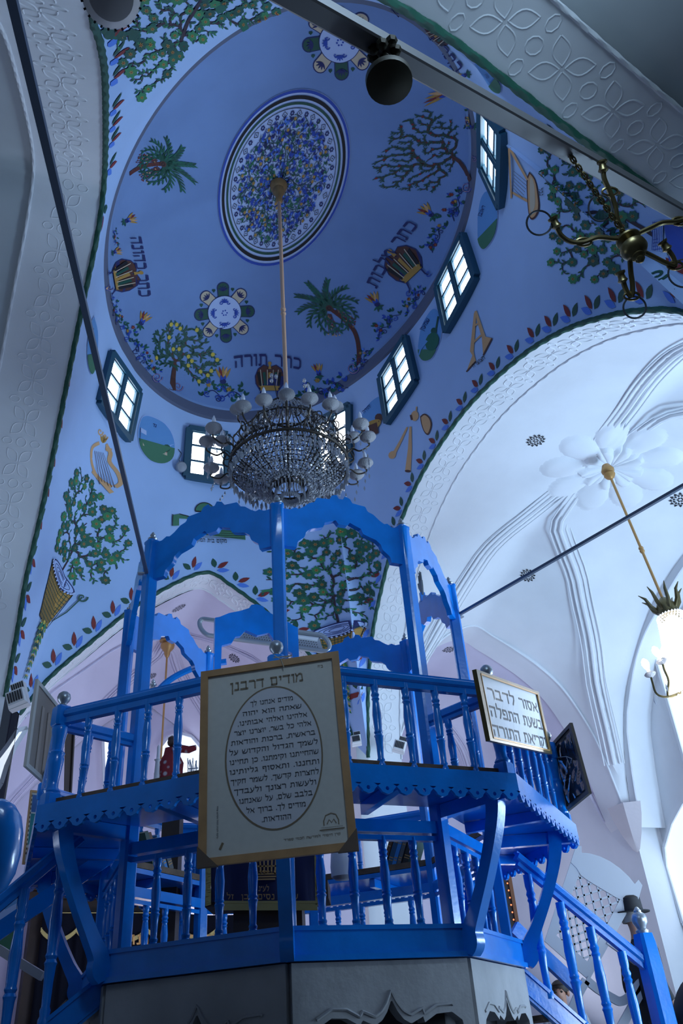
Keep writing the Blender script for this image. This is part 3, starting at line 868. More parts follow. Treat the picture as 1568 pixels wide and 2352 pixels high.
# --- two slender trees
def slender(label, trunk, crown, leafm, fruit, seed, d=15, lsz=8):
    rnd = random.Random(seed); P = pxpaint(*trunk[-1])
    tg = scatter(crown, d, rnd)
    P.stroke(trunk, 15, 6, BROWN)
    nodes = branching(P, trunk, tg, BROWN, 3.0, rnd, .14); P.up()
    for i, n in enumerate(nodes):
        if n[2] < 0 or i < len(trunk): continue
        q = nodes[n[2]]; a = math.atan2(n[1]-q[1], n[0]-q[0])
        for sg in (1,-1):
            if rnd.random() < .8: P.leaf((n[0],n[1]), a+sg*.6, rnd.uniform(.8,1.2)*lsz, lsz*.4, leafm)
    P.up()
    for t in tg:
        if rnd.random() < fruit[1]: P.disc(t, fruit[2], fruit[2]*1.25, fruit[0], n=9)
    P.done('painted_tree', label)
slender('painted leafless looking tree on the right of the dome', [(1094,408),(1074,386),(1056,371),(1038,358)],
    [(928,405),(924,350),(960,262),(1000,246),(1052,290),(1050,345),(1035,395),(1005,440),(960,425)], DGREEN, (RED,.15,2), 14, 9, 5.5)
slender('painted lemon tree at the lower left of the dome', [(384,895),(393,868),(399,845),(402,828)],
    [(348,818),(352,770),(388,744),(440,752),(475,800),(492,828),(480,870),(448,880),(430,850),(372,838)], DGREEN, (YELLOW,.2,4.0), 15, 12, 11)
# --- crowns with their captions
def crown_mural(label, c, R, ang, txt, tpos, th, tang, arc=.12):
    P = pxpaint(*c); ca, sa = math.cos(ang), math.sin(ang)
    T = lambda x, y: (c[0]+R*(x*ca-y*sa), c[1]+R*(x*sa+y*ca))
    heart = [(-.62,.85),(-.9,.4),(-.95,-.1),(-.75,-.6),(-.4,-.85),(-.1,-.75),(0,-.5),(.1,-.75),(.4,-.85),(.75,-.6),(.95,-.1),(.9,.4),(.62,.85)]
    P.poly([T(x*1.06,y*1.06) for x, y in heart], NAVY); P.up(); P.poly([T(*q) for q in heart], BROWN); P.h += .006
    for x0, mt in ((-.78,BLACK),(-.42,DGREEN),(-.05,OCHRE),(.32,DGREEN),(.62,BLACK)):
        P.poly([T(x0*.8,.75),(T(x0*1.05-.05,-.35)),(T(x0*1.05+.14,-.4)),T(x0*.8+.16,.75)], mt)
    for x0 in (-.55,-.15,.2,.5): P.stroke([T(x0*.85,.8),T(x0*1.15,-.55)], R*.05, R*.05, CREAM)
    P.up(); P.poly([T(-.72,.55),T(.72,.55),T(.62,.9),T(-.62,.9)], OCHRE); P.up()
    for i in range(7): P.poly([T(-.6+.2*i,.6),T(-.5+.2*i,.73),T(-.6+.2*i,.86),T(-.7+.2*i,.73)], BLACK)
    P.disc(T(0,-.98), R*.12, R*.12, OCHRE, n=9); P.poly([T(-.05,-.9),T(.05,-.9),T(.1,-.6),T(-.1,-.6)], OCHRE)
    for sg in (1,-1):
        P.stroke([T(sg*.55,.9),T(sg*.62,1.3),T(sg*.75,1.5)], R*.1, R*.06, NAVY); P.spiral(T(sg*.8,1.45), R*.2, 1.2, R*.06, ROYAL)
    P.text(txt, tpos, th, tang, NAVY, arc)
    P.done('painted_crown', label)
crown_mural('painted crown behind the top of the chandelier', (620,868), 34, 0.0, 'כתר תורה', (617,840), 26, .02, .35)
crown_mural('painted crown between the right hand palm and windows', (928,605), 42, -1.02+.25, 'כתר מלכות', (910,588), 26, -1.0, .3)
crown_mural('painted crown at the left edge of the dome', (283,632), 38, 1.35, 'כתר כהונה', (308,612), 22, 1.42, .2)
crown_mural('painted crown at the top right of the dome', (1003,78), 34, -2.35+PI*.0, 'כתר שם טוב', (975,92), 28, .82, -.25)
# --- garland clusters along the foot of the dome
def cluster(c, s, ang, seed, kind):
    rnd = random.Random(seed); P = pxpaint(*c); ca, sa = math.cos(ang), math.sin(ang)
    T = lambda x, y: (c[0]+s*(x*ca-y*sa), c[1]+s*(x*sa+y*ca))
    if 'v' in kind:
        P.stroke([T(*q) for q in smoothtab([(-1,.25),(-.5,-.1),(0,.15),(.5,-.15),(1,.2)], 5)], s*.05, s*.04, NAVY)
        for i in range(15):
            x = -1+2*i/14; y = rnd.uniform(-.45,.35); a = rnd.uniform(-2.6,-.5)
            for sg in (-.5,.5): P.leaf(T(x,y), ang+a+sg, s*.26, s*.12, rnd.choice((GREEN,DGREEN,DGREEN,ROYAL)))
        P.up()
        for i in range(5): P.spiral(T(rnd.uniform(-.9,.9), rnd.uniform(-.1,.4)), s*.17, 1.3, s*.05, rnd.choice((ROYAL,NAVY)), rnd.random()*6)
        P.up()
        for i in range(5):
            q = T(rnd.uniform(-.8,.8), rnd.uniform(-.5,.2)); m = rnd.choice((ROYAL,RED,SKYB,OCHRE))
            for j in range(6): P.leaf(q, j*PI/3, s*.13, s*.07, m)
            P.disc(q, s*.03, s*.03, YELLOW, n=6)
    if 't' in kind:
        P.up()
        for j, m in enumerate((OCHRE, RED, OCHRE, TAN, OCHRE)): P.leaf(T(0,-.15), ang-PI/2+(j-2)*.28, s*.95, s*.2, m)
        P.up()
        for j in (-1,1): P.leaf(T(0,-.05), ang-PI/2+j*.35, s*.5, s*.2, ROYAL)
        P.disc(T(0,-.1), s*.2, s*.17, NAVY, n=10)
        for j in range(4): P.leaf(T(0,.05), ang+PI/2+(j-1.5)*.8, s*.45, s*.16, (DGREEN,GREEN)[j%2])
    if 's' in kind:
        P.spiral(T(0,0), s*.55, 1.6, s*.16, ROYAL); P.up(); P.spiral(T(0,0), s*.55, 1.6, s*.05, TAN)
    P.done('painted_garland')
for i, (c, s, a, k) in enumerate([((300,775),38,.9,'v'),((322,745),30,.5,'t'),((265,715),24,1.3,'v'),((340,835),30,.8,'v'),((361,866),22,0,'s'),((408,888),22,0,'s'),((512,905),50,.1,'v'),((512,880),36,0,'t'),
    ((745,893),52,-.2,'v'),((733,862),26,-.2,'t'),((810,845),26,-.4,'s'),((832,825),30,-.9,'v'),((890,745),36,-.85,'v'),((868,702),32,-.5,'t'),((950,690),34,-.95,'v'),((1004,545),36,-1.1,'v'),((993,495),32,-.8,'t'),
    ((1050,470),38,-1.2,'v'),((1073,428),22,-1,'s'),((1088,365),14,-1,'s'),((1077,262),34,-1.5,'v'),((1036,215),34,-1.35,'t'),((1088,290),24,-1.4,'t'),((1072,170),26,-1.9,'t'),((287,508),26,1.2,'t'),((259,580),20,1.3,'t'),((262,545),18,1.4,'v'),((250,660),16,1.4,'s')]):
    cluster(c, s, a, 40+i, k)
# --- picture medallions between the windows
def medal(label, pts, txt, tp, th, ta, land, extra=None):
    cx = sum(p[0] for p in pts)/len(pts); cy = sum(p[1] for p in pts)/len(pts); P = pxpaint(cx, cy)
    sm = smoothtab(pts+[pts[0]], 4)[:-1]
    P.poly([(cx+(x-cx)*1.04, cy+(y-cy)*1.04) for x, y in sm], PALE); P.up(); P.poly(sm, SKYP); P.h += .005
    low = [p for p in sm if (p[0]-cx)*land[0]+(p[1]-cy)*land[1] > land[2]]
    low.sort(key=lambda p: math.atan2(p[1]-cy-land[1]*30, p[0]-cx-land[0]*30)); P.poly(low, LAND); P.h += .006
    if extra: extra(P, cx, cy)
    P.text(txt, tp, th, ta, NAVY)
    P.done('painted_medallion', label)
z3 = lambda L: [(x/2, 500+y/2) for x, y in L]
z4 = lambda L: [(784+x/2, 500+y/2) for x, y in L]
z2 = lambda L: [(784+x/2, y/2) for x, y in L]
def houses(P, cx, cy):
    for i in range(8):
        x = cx-26+7*i; y = cy+8+3.2*i; P.poly([(x,y),(x+6,y+2),(x+6,y+9),(x,y+7)], CREAM); P.poly([(x-1,y),(x+3,y-4),(x+7,y+2)], RED)
    P.disc((cx+28,cy+22), 9, 9, DGREEN, n=10)
    P.poly([(cx-32,cy-25),(cx-18,cy-18),(cx-18,cy-8),(cx-32,cy-15)], DOMW); P.stroke([(cx-32,cy-25),(cx-33,cy+5)], 1, 1, NAVY)
    for j in (.25,.75): P.stroke([(cx-32,cy-25+10*j),(cx-18,cy-18+10*j)], 1.4, 1.4, ROYAL)
def lion(P, cx, cy):
    P.disc((cx+4,cy+12), 24, 11, OCHRE, -.5, 14); P.disc((cx+20,cy-6), 9, 10, BROWN, 0, 10); P.poly([(cx-22,cy+20),(cx+16,cy+4),(cx+20,cy+28),(cx-10,cy+44)], BROWN)
def figure(P, cx, cy):
    P.disc((cx+8,cy+12), 15, 22, GREEN, .3, 12); P.disc((cx+12,cy-12), 7, 8, DGREEN, 0, 10); P.stroke([(cx+16,cy-10),(cx+22,cy-45)], 4, 3, DGREEN); P.stroke([(cx-4,cy+10),(cx-18,cy+30),(cx-22,cy+44)], 5, 3, SKYP)
medal('painted oval of a village under a blue sky', z3([(635,960),(650,920),(690,915),(760,950),(795,1020),(790,1100),(750,1130),(690,1115),(645,1060),(632,1000)]), 'גד', (352,981), 7, .35, (-.25,1,6), houses)
medal('painted oval with a crouching lion', z4([(80,960),(110,880),(150,835),(185,825),(188,880),(170,960),(140,1010),(110,1030),(82,1010)]), 'יהודה', (847,942), 7, -.8, (.5,.8,10), lion)
medal('painted oval with a green figure', z4([(355,590),(370,500),(410,430),(440,425),(462,480),(455,560),(420,640),(380,658),(358,630)]), 'שמעון', (982,748), 9, -1.05, (.2,1,25), figure)
medal('painted oval of a green hillside', z2([(625,1000),(640,920),(670,880),(700,900),(718,980),(710,1070),(680,1130),(655,1145),(630,1100)]), 'ראובן', (1112,486), 8, -1.1, (.7,.7,8))
medal('painted oval above the grey beam', z2([(630,265),(670,280),(700,340),(720,400),(718,440),(690,410),(650,320)]), 'זבולון', (1120,170), 4, 1.2, (.5,.8,4))
medal('painted oval at the far left of the drum', z3([(430,455),(450,520),(445,620),(430,700),(412,718),(395,650),(395,560),(410,490)]), 'נפתלי', (210,760), 4, -1.2, (0,1,10))
# --- musical instruments
P = pxpaint(228, 1060)
for pts in (z3([(455,1035),(410,1055),(402,1110),(420,1160),(450,1205),(480,1235)]), z3([(500,1040),(512,1080),(500,1120),(515,1170),(512,1215),(490,1235)])):
    P.stroke(smoothtab(pts, 4), 8, 7, TAN)
P.stroke(z3([(408,1160),(440,1190),(472,1262)]), 9, 8, TAN); P.up()
for i in range(6): P.stroke([(212+6*i*.9,1035+i*1),(221+4.5*i,1112+i*1.5)], 1, 1, BROWN)
for c, r in (((231,992),9),((246,1003),8),((252,1030),7)): P.spiral(c, r, 1.2, 4, TAN)
for i in range(4): P.leaf((238,1018), -1.9+.4*i, 20, 7, OCHRE)
P.done('painted_lyre', 'painted golden lyre beside the left window')
P = pxpaint(1205, 420)
P.stroke([(1178,337),(1176,456)], 4, 4, TAN); P.stroke([(1179,338),(1214,416)], 4, 5, TAN); P.stroke([(1176,442),(1216,462)], 5, 6, TAN); P.up()
for i in range(6): P.stroke([(1180,392+8*i),(1214-i*2,420+7*i)], .8, .8, BROWN)
bd = smoothtab([(1218,394),(1230,410),(1238,445),(1243,478),(1236,500),(1226,502),(1218,480),(1212,440),(1211,410),(1218,394)], 3)[:-1]
P.poly(bd, BROWN); P.up(); P.poly([(1227+(x-1227)*.82, 448+(y-448)*.92) for x, y in bd], TAN); P.up(); P.poly([(1226+(x-1227)*.45, 445+(y-448)*.75) for x, y in bd], CREAM)
P.text('נבל', (1240,440), 8, 1.4, BLACK); P.done('painted_harp', 'painted brown harp beside the right windows')
P = pxpaint(1100, 780)
def horn(a, b, bell0, bell1, w):
    P.stroke([a, b], w, w*1.5, TAN)
    n = Vector((b[0]-a[0], b[1]-a[1])).normalized(); s_ = (-n.y*w*.75, n.x*w*.75)
    P.poly([(b[0]+s_[0], b[1]+s_[1]), (b[0]-s_[0], b[1]-s_[1]), bell0, bell1], TAN); P.up()
    P.stroke([bell0, bell1], 3, 3, BROWN)
horn((1092,718),(1084,808),(1072,856),(1094,830),6); horn((1093,714),(1112,775),(1131,777),(1111,816),6)
P.stroke([(1089,750),(1100,742)], 4, 4, TAN); P.stroke([(1087,788),(1106,770)], 4, 4, TAN)
P.text('חצוצרה', (1103,834), 8, -.7, BLACK); P.done('painted_trumpets', 'pair of painted trumpets under the windows')
P = pxpaint(940, 1020)
P.stroke([(936,981),(922,1012),(908,1040)], 4, 7, TAN); P.disc((903,1046), 8, 10, TAN, .5, 10); P.stroke([(943,980),(942,1030),(937,1082)], 5, 13, TAN); P.up(); P.disc((937,1082), 7, 3, BROWN, 0, 10)
bg = smoothtab([(965,958),(975,952),(988,962),(993,980),(985,1000),(975,993),(968,975),(965,958)], 3)[:-1]
P.poly(bg, BROWN); P.up(); P.poly([(979+(x-979)*.8, 975+(y-975)*.85) for x, y in bg], TAN)
P.disc((953,956), 9, 12, TAN, 0, 10); P.stroke([(956,945),(957,935)], 3, 3, TAN); P.stroke([(944,953),(947,965)], 5, 5, BROWN)
P.done('painted_pipes', 'painted pipes and bagpipe near the chandelier')
# --- drawing of a walled building, mostly hidden by the canopy
P = pxpaint(490, 1200)
P.poly([(440,1195),(560,1195),(562,1242),(455,1228)], LAND); P.h += .008
for i in range(8): P.stroke([(445,1200+5*i),(560,1203+5*i)], 1, 1, BLACK)
for i in range(26): P.stroke([(446+4.5*i,1198+(i%2)*5),(446+4.5*i,1203+(i%2)*5+15)], .8, .8, BLACK)
P.poly([(393,1190),(408,1186),(408,1212),(394,1214)], LAND); P.poly([(406,1188),(430,1188),(430,1196),(406,1196)], LAND)
pts = [(469+23*math.cos(PI+PI*i/12), 1176+20*math.sin(PI+PI*i/12)) for i in range(13)]; P.poly(pts, LAND); P.up(); P.stroke(pts, 2, 2, BLACK); P.stroke([(446,1177),(492,1177)], 3, 3, BLACK)
P.stroke([(393,1188),(392,1214)], 2, 2, BLACK); P.stroke([(408,1186),(432,1190)], 2, 2, BLACK)
P.text('מקום בית המקדש', (478,1246), 8, .03, BLACK); P.done('painted_building', 'drawing of a domed walled building above the canopy arch')
# --- leaf borders along the green ropes
def edge_map(E_, i, sign):
    j = min(i+1, len(E_)-1); k = max(i-1, 0)
    T = W3(*E_[j]) - W3(*E_[k]); T.normalize()
    O = W3(*E_[i]); r = ring_xy(ring_th(E_[i])); up = W3(r.x, r.y, Z_BAND) - O
    up = (up - T*up.dot(T)).normalized()
    return O, T*sign, up
def border(E_, label, step, sign, scale=1.0):
    P = Paint(None, PAL); acc = 0; last = None; n = 0
    for i in range(2, len(E_)-2):
        p = W3(*E_[i])
        if last is not None: acc += (p-last).length
        last = p
        if acc < step and n: continue
        acc = 0; n += 1
        O, T, Up = edge_map(E_, i, sign); N = T.cross(Up).normalized(); N = nrm_in(O, N)
        def f(a, b, h, O=O, T=T, Up=Up, N=N):
            q = O + T*a + Up*b; hit = SURF_BVH.ray_cast(q + N*.5, -N, 2.0)
            if hit[0] is None: return q + N*h
            return hit[0] + nrm_in(hit[0], hit[1])*h
        P.P = lambda x, y, f=f: f(x, y, P.h)
        s = step
        P.leaf((.0,.10), .95, s*.62, s*.22, RED); P.leaf((.02*s,.06), .45, s*.62, s*.22, SKYB); P.leaf((-.12*s,.09), 2.2, s*.48, s*.28, DGREEN)
    P.done('painted_leaf_border', label)
border(EB, 'red blue and green leaf border over the rear arch', .30, 1)
border(EC, 'red blue and green leaf border over the right arch', .30, -1)
border(EA, 'leaf border along the left arch', .34, 1)
# --- relief bands on the soffits
def ridge(m, pts, nrm, w, h):
    n = len(pts); k = len(m.v)
    for i, p in enumerate(pts):
        t = (pts[min(i+1,n-1)] - pts[max(i-1,0)]); s = t.cross(nrm[i]).normalized()*w
        m.v += [p-s, p+nrm[i]*h, p+s]
    for i in range(n-1):
        for a in (0,1): m.f.append([k+3*i+a, k+3*i+a+1, k+3*i+4+a, k+3*i+3+a]); m.m.append(0)
def relief(key, E_, name, mt, unit=.42, rw=.009, rh=.007):
    out = Vector((OUT[key].x, OUT[key].y, 0)); wd_ = SOFW[key]*UN
    pts = [W3(*p) for p in E_]; L = [0]
    for a, b in zip(pts, pts[1:]): L.append(L[-1]+(b-a).length)
    def at(d):
        d = min(max(d, 0), L[-1]-1e-4); lo = 0
        while lo < len(L)-2 and L[lo+1] < d: lo += 1
        t = (d-L[lo])/(L[lo+1]-L[lo]); p = lerp(pts[lo], pts[lo+1], t); T = (pts[lo+1]-pts[lo]).normalized()
        n = out.cross(T).normalized(); n = nrm_in(p, n); n = n if n.z < 0 or abs(n.z) < .3 else -n
        return p, n
    m = MB()
    def curve(c, fn, k=7, w=rw, h=rh):
        q = []; nn = []
        for i in range(k+1):
            x, y = fn(i/k); p, n = at(c + x); q.append(p + out*(wd_*.5 + y)); nn.append(n)
        ridge(m, q, nn, w, h)
    N = int(L[-1]/unit)
    for j in range(N):
        c = (j+.5)*unit; r = unit*.5
        for a in range(4):
            ang = PI/4 + a*PI/2
            for sg in (1,-1):
                curve(c, lambda t, ang=ang, sg=sg: (r*(.08+.82*t)*math.cos(ang) - sg*r*.22*math.sin(PI*t)*math.sin(ang), r*(.08+.82*t)*math.sin(ang)*.85 + sg*r*.22*math.sin(PI*t)*math.cos(ang)))
        curve(c + unit/2, lambda t: (r*.22*math.cos(2*PI*t), r*.22*math.sin(2*PI*t)), 10)
        for sg in (1,-1): curve(c + unit/2, lambda t, sg=sg: (r*.16*math.sin(2*PI*t), sg*r*(.62+.22*math.cos(2*PI*t))), 8)
    return m.build(name, mt, soff[key])
relief('C', EC, 'relief_band', WHITE); relief('A', EA, 'relief_band', WHITE, .46, .008, .006); relief('D', ED, 'relief_band', PLAST2, .5, .007, .0035); relief('B', EB, 'relief_band', WHITE, .4)
# ------------------------------------------------------------------ the octagonal bimah
BC = Vector((-.3755, 4.4459)); BPHI = .0111
BOFF = {1:(.045,-.04),2:(.037,-.003),3:(-.02,0),4:(.003,-.006),5:(.047,.044),6:(.03,0),7:(.098,.008),8:(.03,.019)}
ZQ0, ZQ1, ZRIM0, ZRIM1, ZRAIL, ZF = .3236, .445, .845, .955, 1.375, 2.39
def BV(k, R, z):
    k = (k - 1) % 8 + 1
    a = -PI/2 + BPHI + (k-2)*PI/4
    return W3(BC.x + R*(math.cos(a) + BOFF[k][0]), BC.y + R*(math.sin(a) + BOFF[k][1]), z)
ZV = Vector((0, 0, 1))
bimah = empty('bimah', W3(BC.x, BC.y, -.47), 'blue painted octagonal wooden reading platform with carved canopy arches under the chandelier', 'platform')
def chamf(c, w, ax, n=None):
    a = ax.normalized(); b = Vector((-a.y, a.x, 0)); k = w*.3
    return [c + a*x + b*y for x, y in ((-w+k,-w),(w-k,-w),(w,-w+k),(w,w-k),(w-k,w),(-w+k,w),(-w,w-k),(-w,-w+k))]
def turned(mb_, p, q, r, n=10):        # turned baluster between two points
    p = Vector(p); q = Vector(q); L = (q-p).length
    prof = [(0,1.25),(.05,1.25),(.07,.95),(.10,1.1),(.12,.85),(.26,.95),(.34,1.12),(.36,1.3),(.38,1.0),(.40,1.25),(.42,1.05),(.60,1.28),(.72,1.0),(.76,.9),(.78,1.15),(.80,.9),(.83,1.2),(.86,.9),(.90,1.15),(.93,1.15),(1,1.15)]
    X = Matrix.Translation(p) @ (q-p).to_track_quat('Z', 'Y').to_matrix().to_4x4()
    mb_.lathe([(r*b, L*a) for a, b in prof], n, X)
def vase(mb_, c, s, n=12, mi=0):    # silver finial in the shape of a small vase
    prof = [(.6,0),(.62,.1),(.35,.2),(.75,.5),(.85,.75),(.6,1.0),(.3,1.1),(.42,1.25),(.5,1.45),(.42,1.65),(.2,1.75),(.26,1.9),(.14,2.1),(.01,2.2)]
    mb_.lathe([(s*a, s*b) for a, b in prof], n, Matrix.Translation(c), mi)
def outw(k):
    a = -PI/2 + BPHI + (k-2)*PI/4
    return Vector((math.cos(a), math.sin(a), 0))
for k in range(1, 9):
    m = MB(); w = .047
    o = outw(k)
    rings = [chamf(BV(k,1,z), w*s, o) for z, s in ((ZQ0+.02,1.0),(1.95,1.0),(2.02,1.0),(2.12,1.02),(ZF-.005,1.02),(ZF,1.12),(ZF+.012,1.12))]
    m.loft(rings)
    po = m.build('post', BLUE, bimah)
    m = MB(); vase(m, BV(k,1,ZF+.01), .047 if k != 2 else .05)
    tag(m.build('finial', SILV, po), 'silver painted vase finial')
# canopy valances
TOPV = [(0,.0),(.06,.0),(.10,.018),(.13,.012),(.17,.03),(.22,.062),(.27,.075),(.285,.105),(.34,.108),(.40,.112),(.42,.138),(.47,.150),(.475,.125),(.525,.125),(.53,.150),(.58,.138),(.60,.112),(.66,.108),(.715,.105),(.73,.075),(.78,.062),(.83,.03),(.87,.012),(.90,.018),(.94,0),(1,0)]
BOTV = [(0,-.225),(.10,-.225),(.11,-.19),(.17,-.155),(.18,-.125),(.22,-.10),(.27,-.09),(.33,-.075),(.345,-.045),(.40,-.03),(.44,-.018),(.46,-.04),(.54,-.04),(.56,-.018),(.60,-.03),(.655,-.045),(.67,-.075),(.73,-.09),(.78,-.10),(.82,-.125),(.83,-.155),(.89,-.19),(.90,-.225),(1,-.225)]
def valance(p, q, t, top=TOPV, bot=BOTV, z=ZF, vs=1.0, shift=0.0):
    m = MB(); U = q - p; L = U.length; U.normalize(); N = 110
    a = []; b = []
    for i in range(N+1):
        x = i/N
        a.append((x*L, (interp(top, x)+shift)*UN)); b.append((x*L, (interp(bot, x)+shift)*UN))
    m.strip(a, b, p, U, ZV, t)
    return m
for k in range(1, 9):
    p = BV(k,1,ZF); q = BV(k+1,1,ZF); d = (q-p).normalized()*.04
    sh = 0
    m = valance(p+d, q-d, .045, shift=-.004)
    if k == 6: continue
    tag(m.build('valance', BLUE, bimah))
# raised gate between the two rear posts
p = BV(6,1,ZF); q = BV(7,1,ZF); d = (q-p).normalized()
G0 = [(0,.29),(.05,.30),(.16,.34),(.3,.37),(.4,.40),(.43,.43),(.5,.44),(.57,.43),(.6,.40),(.7,.37),(.84,.34),(.95,.30),(1,.29)]
G1 = [(0,-.3),(.075,-.3),(.08,.08),(.2,.11),(.24,.16),(.3,.17),(.36,.22),(.5,.19),(.64,.22),(.7,.17),(.76,.16),(.8,.11),(.92,.08),(.925,-.3),(1,-.3)]
m = valance(p + d*.06, q - d*.06, .05, G0, G1)
tag(m.build('gate_arch', BLUE, bimah))
# open hand ornament on the right rear valance
p = lerp(BV(4,1,ZF), BV(5,1,ZF), .52)
m = MB(); U = (BV(5,1,ZF)-BV(4,1,ZF)).normalized()
b0 = p + ZV*.185
m.bar(b0, b0+ZV*.10, .05, .03, U); HANDZ = b0 + ZV*.10
ho = m.build('hand_bracket', BLUE, bimah)
m = MB()
m.loft([[HANDZ + U*x*s + Vector((-U.y,U.x,0))*y + ZV*z for x, y in ((-.03,-.009),(.03,-.009),(.03,.009),(-.03,.009))] for z, s in ((-.03,.7),(.02,.85),(.07,1.15),(.13,1.2))])
for i, (x, h, tl) in enumerate(((-.028,.10,-.10),(-.010,.125,-.03),(.009,.12,.03),(.027,.095,.10))):
    q0 = HANDZ + U*x + ZV*.12; m.tube([q0, q0+ZV*h*.5+U*tl*.03, q0+ZV*h+U*tl*.08], [.0085,.008,.005], 7)
q0 = HANDZ + U*.032 + ZV*.05; m.tube([q0, q0+U*.025+ZV*.04, q0+U*.034+ZV*.09], [.010,.009,.006], 7)
tag(m.build('hand_finial', mat('dark_pewter', (.16,.19,.22), .4, metal=.6), ho), 'dark pewter open hand ornament')
# base frame, floor boards, lower balustrade
for k in range(1, 9):
    m = MB()
    for (z, h, R, dd) in ((lerp(ZQ0,ZQ1,.5)+.006, ZQ1-ZQ0-.012, 1.045, .09), (ZQ0+.014, .02, 1.056, .10), (ZQ1-.008, .016, 1.05, .10)):
        m.bar(BV(k,R,z), BV(k+1,R,z), dd, h*UN, ZV)
    m.build('base_rail', BLUE, bimah)
    m = MB(); m.bar(BV(k,1,.83), BV(k+1,1,.83), .07, .075, ZV); m.bar(BV(k,1.0,.785), BV(k+1,1.0,.785), .05, .03, ZV)
    m.build('counter_beam', BLUE, bimah)
    for i in range(1, 5):
        t = i/5
        m = MB(); turned(m, lerp(BV(k,1,ZQ1-.01), BV(k+1,1,ZQ1-.01), t), lerp(BV(k,1,.79), BV(k+1,1,.79), t), .024)
        m.build('lower_baluster', BLUE, bimah)
m = MB(); m.loft([[BV(k,1.03,z) for k in range(1,9)] for z in (.40,.43)])
m.build('platform_floor', mat('dark_floorboards', (.10,.07,.05), .6, noise=.3, nscale=6), bimah)
# counter ring with plank top, joists and pierced apron
WOODB = mat('worn_brown_planks', (.16,.10,.06), .6, noise=.5, nscale=7, bump=.3, bscale=25)
m = MB()
for k in range(1, 9):
    a = [BV(k,.985,z) for z in (.953,.985)]; b = [BV(k+1,.985,z) for z in (.953,.985)]; c = [BV(k,1.405,z) for z in (.953,.985)]; d = [BV(k+1,1.405,z) for z in (.953,.985)]
    m.add([a[0],b[0],d[0],c[0],a[1],b[1],d[1],c[1]], [(0,1,2,3),(4,7,6,5),(0,4,5,1),(2,6,7,3),(0,3,7,4),(1,5,6,2)])
m.build('counter_planks', WOODB, bimah)
m = MB()
for k in range(1, 9):
    a = [BV(k,.985,z) for z in (.925,.95)]; b = [BV(k+1,.985,z) for z in (.925,.95)]; c = [BV(k,1.44,z) for z in (.925,.95)]; d = [BV(k+1,1.44,z) for z in (.925,.95)]
    m.add([a[0],b[0],d[0],c[0],a[1],b[1],d[1],c[1]], [(0,1,2,3),(4,7,6,5),(0,4,5,1),(2,6,7,3),(0,3,7,4),(1,5,6,2)])
m.build('counter_underside', BLUE, bimah)
for k in range(1, 9):
    m = MB(); m.bar(BV(k,1,.895), BV(k,1.43,.895), .06, .085, ZV)
    m.build('joist', BLUE, bimah)
    m = MB(); m.bar(lerp(BV(k,1,.9),BV(k+1,1,.9),.5), lerp(BV(k,1.43,.9),BV(k+1,1.43,.9),.5), .05, .07, ZV)
    m.build('joist', BLUE, bimah)
NC = 13
for k in range(1, 9):
    p = BV(k,1.4522,ZRIM1); q = BV(k+1,1.4522,ZRIM1); U = q-p; L = U.length; U.normalize(); Nn = U.cross(ZV)
    m = MB(); H = (ZRIM1-ZRIM0)*UN; t = .022; hb = H - .058      # plain board above, lobed cells below
    for zz in ((0, 0),):
        m.add([p, q, q-ZV*hb, p-ZV*hb, p-Nn*t, q-Nn*t, q-ZV*hb-Nn*t, p-ZV*hb-Nn*t], [(0,3,2,1),(4,5,6,7),(0,1,5,4),(0,4,7,3),(1,2,6,5)])
    cw = L/NC; NN = 16
    for i in range(NC):
        c = p + U*(cw*(i+.5)) - ZV*(hb + .026)
        ring_o = []; ring_i = []
        for j in range(NN):
            a = 2*PI*(j+.5)/NN; x, y = math.cos(a), math.sin(a)
            ring_i.append((x*.0115, y*.0115))
            hx = cw/2; up = .026
            s = min(hx/abs(x) if abs(x) > 1e-6 else 9, up/y if y > 1e-6 else 9)
            if y < 0: s = min(s, .032 if abs(x) < .75 else .030*(1+.35*abs(x)))
            ring_o.append((x*s, y*s))
        F = lambda lst, o: [c + U*x + ZV*y - Nn*o for x, y in lst]
        v = F(ring_o,0)+F(ring_i,0)+F(ring_o,t)+F(ring_i,t); fs = []
        for j in range(NN):
            n = (j+1) % NN
            fs += [(j,n,NN+n,NN+j),(2*NN+j,3*NN+j,3*NN+n,2*NN+n),(NN+j,NN+n,3*NN+n,3*NN+j),(j,2*NN+j,2*NN+n,n)]
        m.add(v, fs)
    m.build('pierced_apron', BLUE, bimah, smooth=False)
# curved brackets
for k in range(1, 9):
    o = outw(k); sd = Vector((-o.y, o.x, 0))
    path = smoothtab([(1.085,.335,.030),(1.10,.37,.05),(1.105,.42,.045),(1.15,.49,.036),(1.215,.60,.034),(1.275,.72,.036),(1.315,.83,.042),(1.33,.935,.046)], 5)
    rings = []
    for i, (R, z, w) in enumerate(path):
        j = min(i+1, len(path)-1); h = max(i-1, 0)
        t = (BV(k, path[j][0], path[j][1]) - BV(k, path[h][0], path[h][1])).normalized(); nn = sd.cross(t).normalized()
        c = BV(k, R, z); ww = .038; hh = w*UN*.75
        rings.append([c + sd*x*ww + nn*y*hh for x, y in ((-1,-1),(1,-1),(1,1),(-1,1))])
    m = MB(); m.loft(rings); m.build('curved_bracket', BLUE, bimah)
